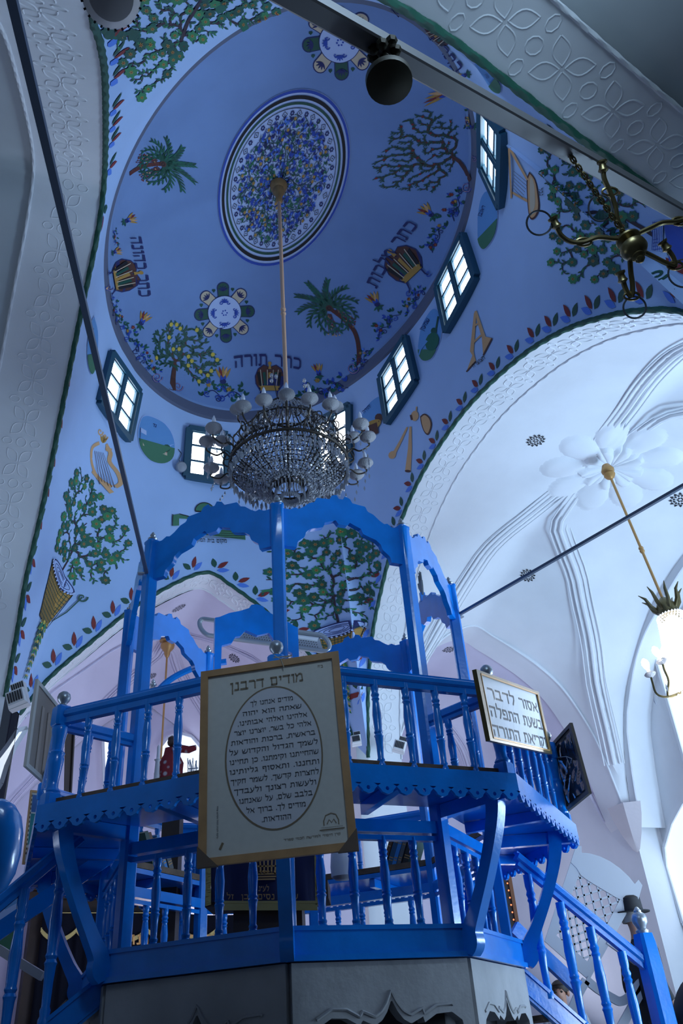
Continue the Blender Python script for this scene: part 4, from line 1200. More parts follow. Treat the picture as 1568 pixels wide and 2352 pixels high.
# upper railing on the counter rim
RR_ = 1.3952
for k in range(1, 9):
    m = MB(); b = BV(k,RR_,ZRIM1)
    H = (ZRAIL-ZRIM1)*UN
    m.loft([chamf(b+ZV*z*H, w, outw(k)) for z, w in ((0,.052),(.11,.052),(.13,.045))])
    m.lathe([(.046,H*.12),(.052,H*.15),(.036,H*.19),(.036,H*.25),(.046,H*.40),(.052,H*.47),(.046,H*.5),(.052,H*.53),(.036,H*.56),(.040,H*.66),(.05,H*.76),(.05,H*.80),(.042,H*.82)], 14, Matrix.Translation(b))
    m.loft([chamf(b+ZV*z*H, w, outw(k)) for z, w in ((.81,.046),(.83,.052),(1.0,.052),(1.02,.045))])
    no = m.build('rail_newel', BLUE, bimah)
    m = MB(); m.lathe([(.03,0),(.032,.012),(.022,.02),(.024,.03),(.038,.045),(.044,.068),(.038,.092),(.02,.108),(.001,.112)], 16, Matrix.Translation(b+ZV*(H*1.015)))
    tag(m.build('ball_finial', SILV, no), 'silver painted ball finial')
    p = BV(k,RR_,ZRAIL-.03); q = BV(k+1,RR_,ZRAIL-.03); d = (q-p).normalized()*.045
    m = MB(); m.bar(p+d, q-d, .075, .05, ZV, bev=.012); m.bar(p+d-ZV*.042, q-d-ZV*.042, .045, .045, ZV); m.bar(p+d+ZV*.028, q-d+ZV*.028, .05, .012, ZV)
    m.build('handrail', BLUE, bimah)
    for i in range(1, 7):
        t = i/7; m = MB(); turned(m, lerp(BV(k,RR_,ZRIM1),BV(k+1,RR_,ZRIM1),t), lerp(BV(k,RR_,ZRAIL-.05),BV(k+1,RR_,ZRAIL-.05),t), .022)
        m.build('upper_baluster', BLUE, bimah)
for k in (1, 3):     # short cross rails from the rim back to the posts
    p = BV(k,RR_-.03,ZRAIL-.06); q = BV(k,1.03,ZRAIL-.06)
    m = MB(); m.bar(p, q, .06, .06, ZV, bev=.01); m.bar(p-ZV*.04, q-ZV*.04, .035, .03, ZV); m.build('cross_rail', BLUE, bimah)
    for t in (.35, .7):
        m = MB(); turned(m, lerp(BV(k,RR_,ZRIM1+.02),BV(k,1.03,ZRIM1+.02),t), lerp(p,q,t)-ZV*.05, .022); m.build('cross_baluster', BLUE, bimah)
# stone base with ogee-cut panels
STB = mat('pale_carved_stone', (.42,.42,.43), .75, noise=.25, nscale=3, bump=.15, bscale=20)
base = empty('stone_base', W3(BC.x, BC.y, -.47), 'pale carved stone base with ogee cut panels beneath the blue platform', 'base')
OG = [(0,-.47),(.055,-.47),(.06,.03),(.12,.115),(.2,.145),(.28,.142),(.355,.115),(.36,.135),(.43,.115),(.47,.13),(.50,.155),(.53,.195),(.56,.155),(.59,.13),(.63,.115),(.70,.135),(.705,.115),(.78,.142),(.87,.145),(.93,.115),(.94,.03),(.945,-.47),(1,-.47)]
for k in range(1, 9):
    p = BV(k,1.035,0); q = BV(k+1,1.035,0); U = q-p; L = U.length; U.normalize()
    m = MB(); N = 120
    m.strip([(i/N*L, ZQ0*UN) for i in range(N+1)], [(i/N*L, interp(OG, i/N)*UN) for i in range(N+1)], p, U, ZV, .09)
    pn = m.build('carved_panel', STB, base)
    m = MB()
    if k in (1, 2, 3, 4, 8):
        pts = [p + U*(x*L) + ZV*((interp(OG,x)+.028)*UN) + U.cross(ZV)*.046 for x in [.12+.76*i/80 for i in range(81)]]
        m.tube(pts, .009, 5); m.build('carved_edge', STB, pn)
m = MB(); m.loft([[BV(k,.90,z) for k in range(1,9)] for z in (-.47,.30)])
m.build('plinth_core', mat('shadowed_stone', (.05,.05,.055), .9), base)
# ------------------------------------------------------------------ lamps, beams and tie rods
GOLD = mat('old_gold', (.50, .28, .10), .42, metal=.5)
BRASS = mat('dark_brass', (.16, .13, .06), .32, metal=.85)
IRON = mat('dark_iron', (.05, .06, .075), .5, metal=.4)
BRONZE = mat('bronze_wire', (.06, .05, .04), .4, metal=.6)
CRYST = mat('cut_crystal', (.55, .57, .62), .08, spec=.9, trans=.35)
CRYS2 = mat('frosted_glass_cup', (.40, .40, .43), .35, trans=.25, bump=.4, bscale=90)
BULBW = mat('candle_bulb_glass', (.80, .84, .92), .25, spec=.6)
BULBL = mat('lit_bulb', (1, .98, .95), .3, emit=14, ecol=(1, .97, .93))
WPLAS = mat('white_plastic', (.72, .73, .74), .45)
DSLOT = mat('dark_slot', (.02, .02, .025), .7)
# grand chandelier
CX, CY = C0.x, C0.y
def CH(r, a, z): return W3(CX + r*math.cos(a), CY + r*math.sin(a), z)
ch = empty('grand_chandelier', W3(CX, CY, 3.3), 'large crystal chandelier with many candle bulbs hanging over the blue canopy', 'chandelier')
m = MB(); m.tube([W3(CX,CY,6.45), W3(CX,CY,5.2), W3(CX,CY,4.05)], .024, 10)
for z in (5.0, 4.95): m.lathe([(.026,-.02),(.032,-.01),(.032,.01),(.026,.02)], 12, Matrix.Translation(W3(CX,CY,z)))
m.build('rod', mat('peach_sleeve', (.62,.38,.24), .6), ch)
m = MB(); m.lathe([(.03,-.38),(.05,-.34),(.04,-.28),(.06,-.2),(.085,-.14),(.08,-.1),(.11,-.06),(.12,0)], 18, Matrix.Translation(W3(CX,CY,6.64))); m.build('ceiling_rose', GOLD, ch)
m = MB()
def ringt(mm, r, z, t, n=40): mm.tube([CH(r, 2*PI*i/n, z) for i in range(n)], t, 6, closed=True)
ringt(m, .405, 3.42, .016, 56); ringt(m, .13, 3.245, .014); ringt(m, .16, 3.92, .013); ringt(m, .30, 3.70, .010); ringt(m, .40, 3.47, .010, 56)
for i in range(12):
    a = 2*PI*i/12
    m.tube([CH(.405,a,3.42), CH(.41,a,3.55), CH(.34,a,3.68), CH(.20,a,3.82), CH(.16,a,3.92), CH(.05,a,4.03)], .008, 5)
    m.tube([CH(.405,a,3.42), CH(.30,a,3.34), CH(.13,a,3.245)], .008, 5)
m.tube([W3(CX,CY,4.06), W3(CX,CY,3.25)], .02, 8)
for i in range(48):
    a = 2*PI*(i+.5)/48
    m.tube([CH(.40,a,3.41), CH(.28,a,3.33), CH(.135,a,3.25)], .0065, 4); m.tube([CH(.39,a,3.47), CH(.31,a,3.62), CH(.18,a,3.80), CH(.15,a,3.92)], .005, 4)
m.lathe([(.19,3.30*UN+EYE),(.13,3.26*UN+EYE),(.11,3.24*UN+EYE)], 24, Matrix.Translation(Vector((CX*UN,CY*UN,0))), 0, False)
for i in range(9): ringt(m, lerp(.40,.15,i/9), lerp(3.415,3.255,i/9), .005, 40)
m.build('frame', BRONZE, ch)
NARM = 24
tot = []
for i in range(NARM):
    up = i % 3 == 0
    a = 2*PI*(i+.3)/NARM; R = .565 if not up else .46; zc_ = 3.56 if not up else 3.68
    m = MB(); m.tube(smoothtab([tuple(CH(.40,a,3.43)), tuple(CH(.45,a,3.47)), tuple(CH(.50 if not up else .43,a,3.44 if not up else 3.55)), tuple(CH(R,a,3.47 if not up else 3.58)), tuple(CH(R,a,zc_-.05))], 5), .009, 6)
    m.spiral = None
    arm = m.build('arm', BRONZE, ch)
    c = CH(R, a, zc_-.05)
    m = MB(); m.lathe([(.012,-.03),(.020,0),(.036,.010),(.070,.030),(.086,.052),(.080,.074),(.056,.088),(.05,.085),(.02,.09),(.018,.05)], 18, Matrix.Translation(c)); m.build('glass_cup', CRYS2, arm)
    m = MB(); m.lathe([(.013,.08),(.014,.105),(.019,.13),(.022,.15),(.018,.18),(.008,.212),(.001,.225)], 10, Matrix.Translation(c)); m.build('candle_bulb', BULBW, arm)
rnd = random.Random(5)
m = MB()
def strand(p, q, n, s, sag=0.0):
    for i in range(n+1):
        t = i/n; c = lerp(p, q, t) - ZV*(sag*4*t*(1-t)); m.octa(c, s, s*1.25, Vector((rnd.uniform(-1,1), rnd.uniform(-1,1), 1.5)))
for i in range(60):
    a = 2*PI*i/60
    strand(CH(.40,a,3.42), CH(.135,a,3.25), 15, .016, .05)
    strand(CH(.40,a,3.47), CH(.165,a,3.90), 12, .014, -.05)
for i in range(72):
    a = 2*PI*i/72
    for (r, z, L) in ((.405,3.40,.10),(.405,3.40,.05)): m.octa(CH(r,a,z-.03*(i%2)) - ZV*L*.6, .017, L*.55)
    m.octa(CH(.395,a,3.36)-ZV*.03, .016, .06)
for i in range(30):
    a = 2*PI*i/30
    m.octa(CH(.13,a,3.22), .014, .06); m.octa(CH(.10,a,3.19), .014, .06); m.octa(CH(.06,a,3.16), .014, .05)
    m.octa(CH(.30,a,3.68), .016, .05); m.octa(CH(.16,a,3.88), .014, .06)
for k in range(420):
    a = rnd.random()*2*PI; t = rnd.random(); r = lerp(.385, .15, t); z = lerp(3.40, 3.22, t) - .02
    m.octa(CH(r,a,z), .013, .026, Vector((rnd.uniform(-1,1), rnd.uniform(-1,1), rnd.uniform(.3,1.5))))
for i in range(NARM):
    a = 2*PI*(i+.3)/NARM
    for j in range(3): m.octa(CH(.55,a+(j-1)*.05,3.43-.045*j), .012, .035)
tag(m.build('crystal_drops', CRYST, ch), 'strings and drops of cut crystal', kind='stuff')
m = MB()
for i in range(16):          # outline rings of the upper tier
    a = 2*PI*i/16
    for r, z in ((.36, 3.62), (.43, 3.53)):
        c = CH(r, a + (r*3), z); T = Vector((-math.sin(a), math.cos(a), 0))
        m.tube([c + T*(.045*math.cos(q)) + ZV*(.06*math.sin(q)) for q in [2*PI*j/12 for j in range(12)]], .006, 5, closed=True)
m.build('wire_rosette', BRONZE, ch)
for i in range(5):      # crystal flowers on the top crown
    a = 2*PI*i/5 + .6; m = MB(); b = CH(.16, a, 3.93); t = CH(.19 + .03*(i%2), a, 4.05)
    m.tube([b, lerp(b,t,.5)+ZV*.02, t], .005, 5, 0)
    for j in range(3):
        q = t + CH(.0,0,0)*0 + Vector((math.cos(a+PI/2),math.sin(a+PI/2),0))*(.035*math.cos(2.1*j)) + ZV*(.045*math.sin(2.1*j)+.03)
        m.ball(q, .021, 8, 1, 1.4); 
    m.build('crystal_flower', [BRONZE, CRYST], ch)
# pendant chandelier of the right bay
pc = empty('pendant_chandelier', W3(2.35,5.71,3.4), 'lit crystal chandelier on a long gilt rod in the right hand bay', 'chandelier')
T0 = at_y(1396, 1083, 5.71*UN); T1 = at_y(1524, 1382, 5.62*UN); AXI = (T1-T0).normalized()
m = MB(); m.tube([T0, lerp(T0,T1,.6), T1], .017, 8)
for t in (.62,.64): m.ball(lerp(T0,T1,t), .032, 8)
m.build('rod', GOLD, pc)
XR = Matrix.Translation(T0) @ (AXI).to_track_quat('Z','Y').to_matrix().to_4x4()
m = MB(); m.lathe([(.05,-.1),(.075,-.04),(.085,-.02),(.08,.01),(.06,.03),(.075,.06),(.055,.10),(.02,.13)], 14, XR); m.build('ceiling_rose', GOLD, pc)
XB = Matrix.Translation(T1) @ AXI.to_track_quat('Z','Y').to_matrix().to_4x4()
m = MB(); m.lathe([(.03,-.05),(.08,0),(.12,.08),(.11,.16),(.14,.2)], 14, XB)
for i in range(8):
    a = 2*PI*i/8; P_ = lambda r, z: XB @ Vector((r*math.cos(a), r*math.sin(a), z))
    m.tube([P_(.10,.12), P_(.16,.04), P_(.19,-.07), P_(.25,-.13)], [.022,.024,.018,.004], 5)
m.build('gilt_crown', BRASS, pc)
m = MB()
for j in range(30):
    z = .2 + .034*j; r = .145 + .15*min(1, j/20)**1.3; n = 26
    for i in range(n):
        a = 2*PI*(i+.5*(j%2))/n; m.octa(XB @ Vector((r*math.cos(a), r*math.sin(a), z)), .017, .019)
tag(m.build('bead_curtain', mat('lit_crystal_beads', (.95,.95,.95), .2, emit=.55, ecol=(.95,.97,1)), pc), kind='stuff')
m = MB(); m.lathe([(.05,.2),(.11,.3),(.16,.6),(.22,1.2)], 12, XB); m.build('inner_glow', mat('glowing_core', (1,1,1), .5, emit=2.0, ecol=(1,.98,.96)), pc)
for (px, py, cx, cy) in ((1483,1528,1494,1552),(1508,1500,1521,1522)):
    c = at_y(cx, cy, 5.5*UN); hub = at_y(1575, 1585, 5.55*UN); m = MB()
    m.tube(smoothtab([tuple(hub), tuple(at_y(1535,1600,5.52*UN)), tuple(at_y(cx+14,cy+42,5.5*UN)), tuple(at_y(cx+4,cy+16,5.5*UN)), tuple(c)], 5), .012, 6)
    arm = m.build('arm', BRASS, pc)
    up = (at_y(px,py,5.5*UN)-c).normalized(); X = Matrix.Translation(c) @ up.to_track_quat('Z','Y').to_matrix().to_4x4()
    m = MB(); m.lathe([(.015,-.02),(.05,0),(.062,.02),(.05,.035),(.02,.04)], 14, X); m.build('glass_cup', CRYS2, arm)
    m = MB(); m.lathe([(.014,.04),(.016,.07),(.030,.10),(.040,.135),(.034,.165),(.012,.195)], 12, X); m.build('lit_bulb', BULBL, arm)
    m = MB(); q = at_y(cx+8, cy+52, 5.5*UN); m.octa(q - ZV*.03, .014, .05); m.build('crystal_drop', CRYST, arm)
def plight(name, loc, e, c=(1,.95,.9), r=.08):
    l = bpy.data.lights.new(name, 'POINT'); l.energy = e; l.color = c; l.shadow_soft_size = r
    o = bpy.data.objects.new(name, l); o.location = loc; col.objects.link(o); return o
plight('pendant_chandelier_light', at_y(1590, 1640, 5.55*UN), 26, (.88,.94,1))
# grey beam across the front arch
LFv, RFv = Vector((-.5,.8)), Vector((2.05,2.8)); dD = (RFv-LFv).normalized()
nD = Vector((OUT['D'].x, OUT['D'].y, 0)); pD = W3(LFv.x, LFv.y, 0) + nD*.25
ptsb = [on_plane(x, y, pD, nD) for x, y in ((760,40),(1000,176),(1300,345),(1520,466))]
zb = sum(p.z for p in ptsb)/4
sl = (ptsb[-1].z - ptsb[0].z)/((ptsb[-1]-ptsb[0]).xy.length)
hd = Vector((dD.x, dD.y, 0))
b0 = ptsb[0] - hd*1.6; b0.z = ptsb[0].z - sl*1.6
b1 = ptsb[-1] + hd*.8; b1.z = ptsb[-1].z + sl*.8
bw = .085
beam = tag((lambda mm: (mm.bar(b0, b1, bw, bw*.95, ZV, bev=.008), mm.build('tie_beam', mat('grey_painted_steel', (.13,.13,.135), .35, metal=.3)))[1])(MB()), 'long grey square steel beam spanning the front arch with lamps hanging below', 'beam')
# dark oil lamp bowl under the beam
def beam_pt(px, py): return on_plane(px, py, pD, nD)
q = beam_pt(880, 112)
lamp = empty('oil_lamp', q, 'round dark brass oil lamp hanging close under the grey beam', 'lamp')
kk = 54/FPX*((q-CAM).dot(_f))*.97
c = CAM + (ray(893,184)).normalized()*((q-CAM).length*.97)
m = MB(); X = Matrix.Translation(c)
m.lathe([(.001,-kk*.42),(kk*.35,-kk*.40),(kk*.75,-kk*.28),(kk,-.02),(kk*1.02,.01),(kk*.96,.02),(kk*.5,.05)], 28, X)
m.build('bowl', mat('blackened_brass', (.025,.022,.012), .55, metal=.6), lamp)
m = MB()
for i in range(3):
    a = 2*PI*i/3 + .5; m.tube([c + Vector((kk*.9*math.cos(a), kk*.9*math.sin(a), .02)), lerp(c, q, .6) + Vector((.02*math.cos(a), .02*math.sin(a), .02)), q], .008, 5)
for i in range(7): m.ball(q + Vector((.05*math.cos(i*.9), .05*math.sin(i*.9), -.02 - .02*(i%3))), .026, 7)
m.build('ornate_hanger', MATS['blackened_brass'], lamp)
# brass arm chandelier under the beam
q = beam_pt(1301, 343); hub = CAM + ray(1446, 556).normalized()*((q-CAM).length*1.0)
hub0 = hub
sc_ = (on_plane(1500,556,hub0,_f)-on_plane(1446,556,hub0,_f)).length/54   # metres per pixel there
bc = empty('brass_chandelier', hub, 'dark brass chandelier with curled arms and rings hanging before the flowering tree', 'chandelier')
m = MB(); d = hub + Vector((0,0,.2)) - q
n = 22
for i in range(n):
    c = lerp(q - ZV*.02, lerp(q, hub, .98), i/n); T = (hub-q).normalized(); s_ = T.orthogonal().normalized() if i % 2 else T.cross(T.orthogonal()).normalized()
    m.tube([c + T*(.024*math.cos(a)) + s_*(.012*math.sin(a)) for a in [2*PI*j/8 for j in range(8)]], .0045, 5, closed=True)
m.build('chain', BRASS, bc)
dn = (at_y(1480,612,hub.y) - hub).normalized()
XH = Matrix.Translation(hub) @ (-dn).to_track_quat('Z','Y').to_matrix().to_4x4()
S_ = sc_
m = MB(); m.lathe([(1*S_,-72*S_),(7*S_,-68*S_),(11*S_,-62*S_),(8*S_,-57*S_),(15*S_,-52*S_),(13*S_,-46*S_),(24*S_,-40*S_),(31*S_,-28*S_),(30*S_,-16*S_),(20*S_,-6*S_),(12*S_,0),(28*S_,6*S_),(29*S_,10*S_),(10*S_,14*S_)], 22, XH); m.build('ball_body', BRASS, bc)
def pxp(px, py, k=1.0): return CAM + (on_plane(px, py, hub0, _f)-CAM)*k
ARMS = [([(1440,548),(1410,548),(1372,545),(1340,556),(1310,555),(1288,540),(1278,520)], (1238,512,29,28)),
        ([(1432,535),(1418,505),(1412,470),(1400,440),(1388,412),(1385,392)], (1378,478,27,30)),
        ([(1458,540),(1490,525),(1520,512),(1560,508),(1590,490),(1600,470)], None),
        ([(1470,575),(1500,590),(1530,605),(1550,610),(1545,590),(1532,572)], (1572,628,38,32)),
        ([(1446,590),(1448,625),(1452,655),(1450,680),(1438,668),(1430,645)], (1457,706,26,25))]
for pts, rg in ARMS:
    m = MB(); P3 = [tuple(pxp(*p)) for p in pts]; m.tube(smoothtab(P3, 4), 6.0*S_, 7)
    mid = pts[len(pts)//2]; m.tube([pxp(mid[0]+18*math.cos(t), mid[1]+9*math.sin(t)) for t in [2*PI*j/14 for j in range(14)]], 3*S_, 5, closed=True)
    arm = m.build('arm', BRASS, bc)
    e = pxp(*pts[-1]); tdir = (pxp(*pts[-1]) - pxp(*pts[-2])).normalized()
    m = MB(); m.lathe([(5*S_,-6*S_),(12*S_,0),(9*S_,6*S_),(8*S_,14*S_),(12*S_,18*S_),(12*S_,22*S_),(4*S_,22*S_)], 12, Matrix.Translation(e) @ tdir.to_track_quat('Z','Y').to_matrix().to_4x4()); m.build('candle_cup', BRASS, arm)
    if rg:
        m = MB(); m.tube([pxp(rg[0]+rg[2]*math.cos(t), rg[1]+rg[3]*math.sin(t)) for t in [2*PI*j/28 for j in range(28)]], 2.4*S_, 6, closed=True); m.build('glass_ring', IRON, arm)
# thin tie rods from the canopy to the piers
for nm, a, b, lb in (('tie_rod', BV(1,1.02,2.20), W3(-.52,.72,1.61), 'dark tie rod running from the left canopy post up to the upper left pier'),
                     ('tie_rod', BV(4,1.02,2.20), W3(2.1,2.9,2.28), 'dark tie rod running from the right canopy post across the right bay')):
    m = MB(); m.bar(a, lerp(a,b,1.14 if b.x < 0 else 1.0), .026, .024, ZV); t = tag(m.build(nm, mat('slate_painted_rod', (.10,.13,.19), .4, metal=.2)), lb, 'rod')
    m = MB(); d = (b-a).normalized(); m.bar(a - Vector((-d.y,d.x,0))*.07, a + Vector((-d.y,d.x,0))*.07, .035, .012, ZV); m.build('fixing_plate', mat('grey_steel_plate', (.33,.36,.40), .4, metal=.5), t)
# gilt pendant in the rear bay
c = VB.xy(.5,.5); top = W3(c.x, c.y, 4.12)
pe = empty('gilt_pendant', top, 'thin gilt pendant rod hanging from the rear vault behind the left posts', 'lamp')
m = MB(); m.tube([top, top - ZV*2.6], .016, 7); m.build('rod', GOLD, pe)
m = MB(); m.lathe([(.02,-.30),(.05,-.24),(.05,-.2),(.11,-.12),(.12,-.07),(.09,-.03),(.14,0)], 14, Matrix.Translation(top)); m.build('ceiling_rose', GOLD, pe)
# oval heater fixture behind the gate arch
yh = 6.6*UN
he = empty('strip_lamp', at_y(600,1465,yh), 'long oval silver strip lamp hanging behind the rear gate arch', 'lamp')
def hp(u, v): return at_y(lerp(470,745,u) + 6*v, lerp(1440,1478,u) + 19*v, yh)
m = MB(); pts = []
for i in range(13): a = PI/2 + PI*i/12; pts.append(hp(.02 + .06*math.cos(a), -math.sin(a)))
for i in range(13): a = -PI/2 + PI*i/12; pts.append(hp(.98 + .06*math.cos(a), -math.sin(a)))
m.tube(pts, .032, 8, closed=True); m.build('tube_ring', mat('grey_metal_tube', (.36,.40,.44), .35, metal=.5), he)
m = MB(); A_ = [hp(.28,-.9), hp(.97,-.9), hp(.97,1.1), hp(.28,1.1)]
m.add(A_ + [p + Vector((0,.12,.03)) for p in A_], [(0,1,2,3),(4,7,6,5),(0,4,5,1),(1,5,6,2),(2,6,7,3),(3,7,4,0)])
rf = m.build('reflector', mat('silver_reflector', (.42,.45,.50), .3, metal=.6), he)
m = MB()
for r in range(3):
    for i in range(30): p = hp(.32+.021*i, .05+.28*r); m.octa(p + Vector((0,-.012,0)), .008, .004, Vector((0,1,0)))
m.build('perforation', DSLOT, rf)
m = MB(); m.tube([hp(.3,-.35), hp(.95,-.35)], .03, 8); m.build('lamp_tube', mat('white_tube', (.7,.75,.82), .3), he)
# pierced vent rosettes of the vaults
def vault_bvh(V, n=40):
    vs = [V.pt(i/n, j/n) for i in range(n+1) for j in range(n+1)]
    return BVHTree.FromPolygons([tuple(v) for v in vs], [(i*(n+1)+j, i*(n+1)+j+1, (i+1)*(n+1)+j+1, (i+1)*(n+1)+j) for i in range(n) for j in range(n)])
bR, bB, bE = vault_bvh(VR), vault_bvh(VB), vault_bvh(VE)
VENTM = mat('vent_black', (.015,.015,.02), .9)
def rosette(bv, px, py, r, par):
    h = bv.ray_cast(CAM, ray(px,py).normalized())
    if h[0] is None: print('vent miss', px, py); return
    n = Vector(h[1]); n = n if n.dot(CAM-h[0]) > 0 else -n; a = n.orthogonal().normalized(); b = n.cross(a); m = MB(); o = h[0] + n*.012
    R = (at_y(px+r,py,h[0].y)-at_y(px,py,h[0].y)).length
    def tri(c0, s, ang):
        m.poly([o + a*(c0[0]+s*math.cos(ang+k))+b*(c0[1]+s*math.sin(ang+k)) for k in (0,2.1,4.2)])
    for i in range(12):
        q = 2*PI*i/12; tri((R*.82*math.cos(q), R*.82*math.sin(q)), R*.2, q); q += PI/12; tri((R*.55*math.cos(q), R*.55*math.sin(q)), R*.16, q+PI)
    for i in range(6):
        q = 2*PI*i/6; tri((R*.22*math.cos(q), R*.22*math.sin(q)), R*.14, q)
    m.build('vent_rosette', VENTM, par, smooth=False)
for px, py, r in ((1230,1011,23),(1212,1321,18),(1562,1147,26)): rosette(bR, px, py, r, cr)
for px, py, r in ((410,1396,18),(201,1454,16),(538,1511,15),(348,1552,12)): rosette(bB, px, py, r, cb)
rosette(bE, 1030, 1491, 17, ce)
# plaster boss of petals around the pendant in the right vault
h = bR.ray_cast(CAM, ray(1398,1064).normalized())[0]; m = MB(); NR, NA = 22, 126; RBS = .95
def boss_pt(a, b):
    r = RBS*a; th_ = 2*PI*b; q = Vector((h.x + r*math.cos(th_), h.y + r*math.sin(th_), h.z - 1.0))
    hit = bR.ray_cast(q, ZV)[0]; z0_ = hit.z if hit else h.z
    pet = abs(math.sin(4.5*th_))**.6; pet2 = abs(math.sin(4.5*th_ + 1.1))**.6
    e1 = .62 + .36*pet; out_ = max(0, min(1, (e1 - a)/.07)); e2 = .30 + .16*pet2; in_ = max(0, min(1, (e2 - a)/.05))
    d_ = out_*(.030 + .050*pet*math.sin(PI*min(1, a/e1))) + in_*(.03 + .03*pet2)
    return Vector((q.x, q.y, z0_ - d_ + .004))
m.grid(boss_pt, NR, NA)
m.build('petal_boss', WHITE, cr)
# white plastic emergency lamps on the piers
def emer(px, py, y, s, label, tilt=.3):
    c = at_y(px, py, y*UN); e = empty('emergency_light', c, label, 'light')
    R = Matrix.Rotation(-tilt, 3, 'Y'); m = MB(); m.box(c, s, .09, s*.95, R); m.loft([[c + R @ Vector((x*s*k, -.05-dz, z*s*k)) for x, z in ((-.5,-.45),(.5,-.45),(.5,.45),(-.5,.45))] for k, dz in ((1,0),(.86,.05))])
    m.build('housing', WPLAS, e)
    m = MB(); m.box(c + R @ Vector((.18*s, -.02, .62*s)), s*.7, .10, s*.42, R); h_ = m.build('battery_box', WPLAS, e)
    m = MB()
    for i in range(6):
        for cc, w in ((c + R @ Vector(((-.32+.13*i)*s, -.108, 0)), s*.55), (c + R @ Vector(((-.08+.11*i)*s, -.072, .62*s)), s*.3)): m.box(cc, .012, .01, w, R)
    m.build('slot', DSLOT, e)
emer(42, 1608, 5.35, .20, 'white slotted emergency light low on the left pier under the leaf border', .35)
emer(917, 1716, 7.2, .16, 'white emergency light behind the rail balusters right of the large sign', -.35)
emer(818, 1702, 7.2, .13, 'small white slotted unit just right of the large framed sign', .1)
# fan housing at the top left corner
q = CAM + ray(255, -8).normalized()*2.35
fan = empty('wall_fan', q, 'white plastic fan housing with dark slots at the top left corner', 'fan')
dv_ = (CAM-q).normalized(); XF = Matrix.Translation(q) @ dv_.to_track_quat('Z','Y').to_matrix().to_4x4()
rF = (CAM + ray(322,-8).normalized()*2.35 - q).length
m = MB(); m.lathe([(rF*1.0,-.12),(rF*1.02,-.04),(rF*.95,.02),(rF*.75,.05),(rF*.3,.06),(.002,.06)], 32, XF); fb = m.build('housing', mat('cream_plastic', (.80,.74,.74), .45), fan)
m = MB()
for i in range(26):
    a = 2*PI*i/26; m.bar(XF @ Vector((rF*1.025*math.cos(a), rF*1.025*math.sin(a), -.09)), XF @ Vector((rF*1.0*math.cos(a), rF*1.0*math.sin(a), 0)), .005, .008, XF.to_3x3() @ Vector((math.cos(a), math.sin(a), 0)))
for i in range(9):
    x = -rF*.6 + rF*.075*i; m.bar(XF @ Vector((x, rF*.15, .058)), XF @ Vector((x+rF*.1, rF*.75, .045)), .006, .006, dv_)
m.build('vent_slot', DSLOT, fb)
# ------------------------------------------------------------------ framed texts on the railing
PAPER = mat('cream_paper', (.74,.72,.64), .6, noise=.06, nscale=30)
OVALP = mat('pale_oval_paper', (.72,.72,.76), .6)
INK = mat('black_ink', (.02,.02,.03), .6)
GINK = mat('bronze_ink', (.22,.15,.07), .5)
LWOOD = mat('light_wood_frame', (.60,.34,.15), .45, noise=.25, nscale=9)
CORNR = mat('brown_cardboard', (.16,.11,.08), .7)
SHEEN = mat('framed_glass', (1,1,1), .12, alpha=.05, spec=.3)
class Board:            # bilinear patch through four world corners, u right, v down, n towards the viewer
    def __init__(s, TL, TR, BR, BL):
        s.q = (TL, TR, BR, BL); c = sum(s.q, Vector())/4
        s.n = (TR-TL).cross(BL-TL).normalized()
        if s.n.dot(CAM-c) < 0: s.n = -s.n
        s.c = c; s.w = (TR-TL).length; s.h = (BL-TL).length
    def P(s, u, v, h=0.0):
        a, b, c, d = s.q
        return lerp(lerp(a,b,u), lerp(d,c,u), v) + s.n*h
    def slab(s, m, u0, v0, u1, v1, h0, h1, mi=0):
        A = [s.P(u0,v0,h0), s.P(u1,v0,h0), s.P(u1,v1,h0), s.P(u0,v1,h0)]; B = [s.P(u0,v0,h1), s.P(u1,v0,h1), s.P(u1,v1,h1), s.P(u0,v1,h1)]
        m.add(A+B, [(0,1,2,3),(4,7,6,5),(0,4,5,1),(1,5,6,2),(2,6,7,3),(3,7,4,0)], mi)
    def frame(s, m, wu, wv, h0, h1, mi=0):
        s.slab(m,0,0,1,wv,h0,h1,mi); s.slab(m,0,1-wv,1,1,h0,h1,mi); s.slab(m,0,wv,wu,1-wv,h0,h1,mi); s.slab(m,1-wu,wv,1,1-wv,h0,h1,mi)
    def text(s, m, body, u, v, hv, h=.002, mi=0, wmax=None, heb=True, rot=False):
        vs, fs, w, hh = text_mesh(body, heb); k = hv*s.h/hh; kx = k
        if wmax: kx = wmax*s.w/w
        out = []
        for x, y in vs:
            if rot: out.append(s.P(u + (y*k)/s.w, v + (x*kx)/s.h, h))
            else: out.append(s.P(u + x*kx/s.w, v - y*k/s.h, h))
        m.add(out, fs, mi)
    def line(s, m, pts, w, h=.002, mi=0, closed=False):
        n = len(pts); a = []; b = []
        for i, p in enumerate(pts):
            q0 = pts[i-1] if (closed or i) else p; q1 = pts[(i+1)%n] if (closed or i < n-1) else p
            dx, dy = (q1[0]-q0[0])*s.w, (q1[1]-q0[1])*s.h; l = math.hypot(dx,dy) or 1
            ox, oy = -dy/l*w/2/s.w, dx/l*w/2/s.h
            a.append(s.P(p[0]+ox,p[1]+oy,h)); b.append(s.P(p[0]-ox,p[1]-oy,h))
        k = len(m.v); m.v += a+b
        for i in range(n if closed else n-1):
            j = (i+1)%n; m.f.append([k+i,k+j,k+n+j,k+n+i]); m.m.append(mi)
    def poly(s, m, pts, h=.001, mi=0): m.add([s.P(x,y,h) for x, y in pts], [list(range(len(pts)))], mi)
ys = 2.80*UN
B = Board(at_y(462,1545,ys), at_y(777,1497,ys), at_y(822,1952,ys), at_y(455,1993,ys))
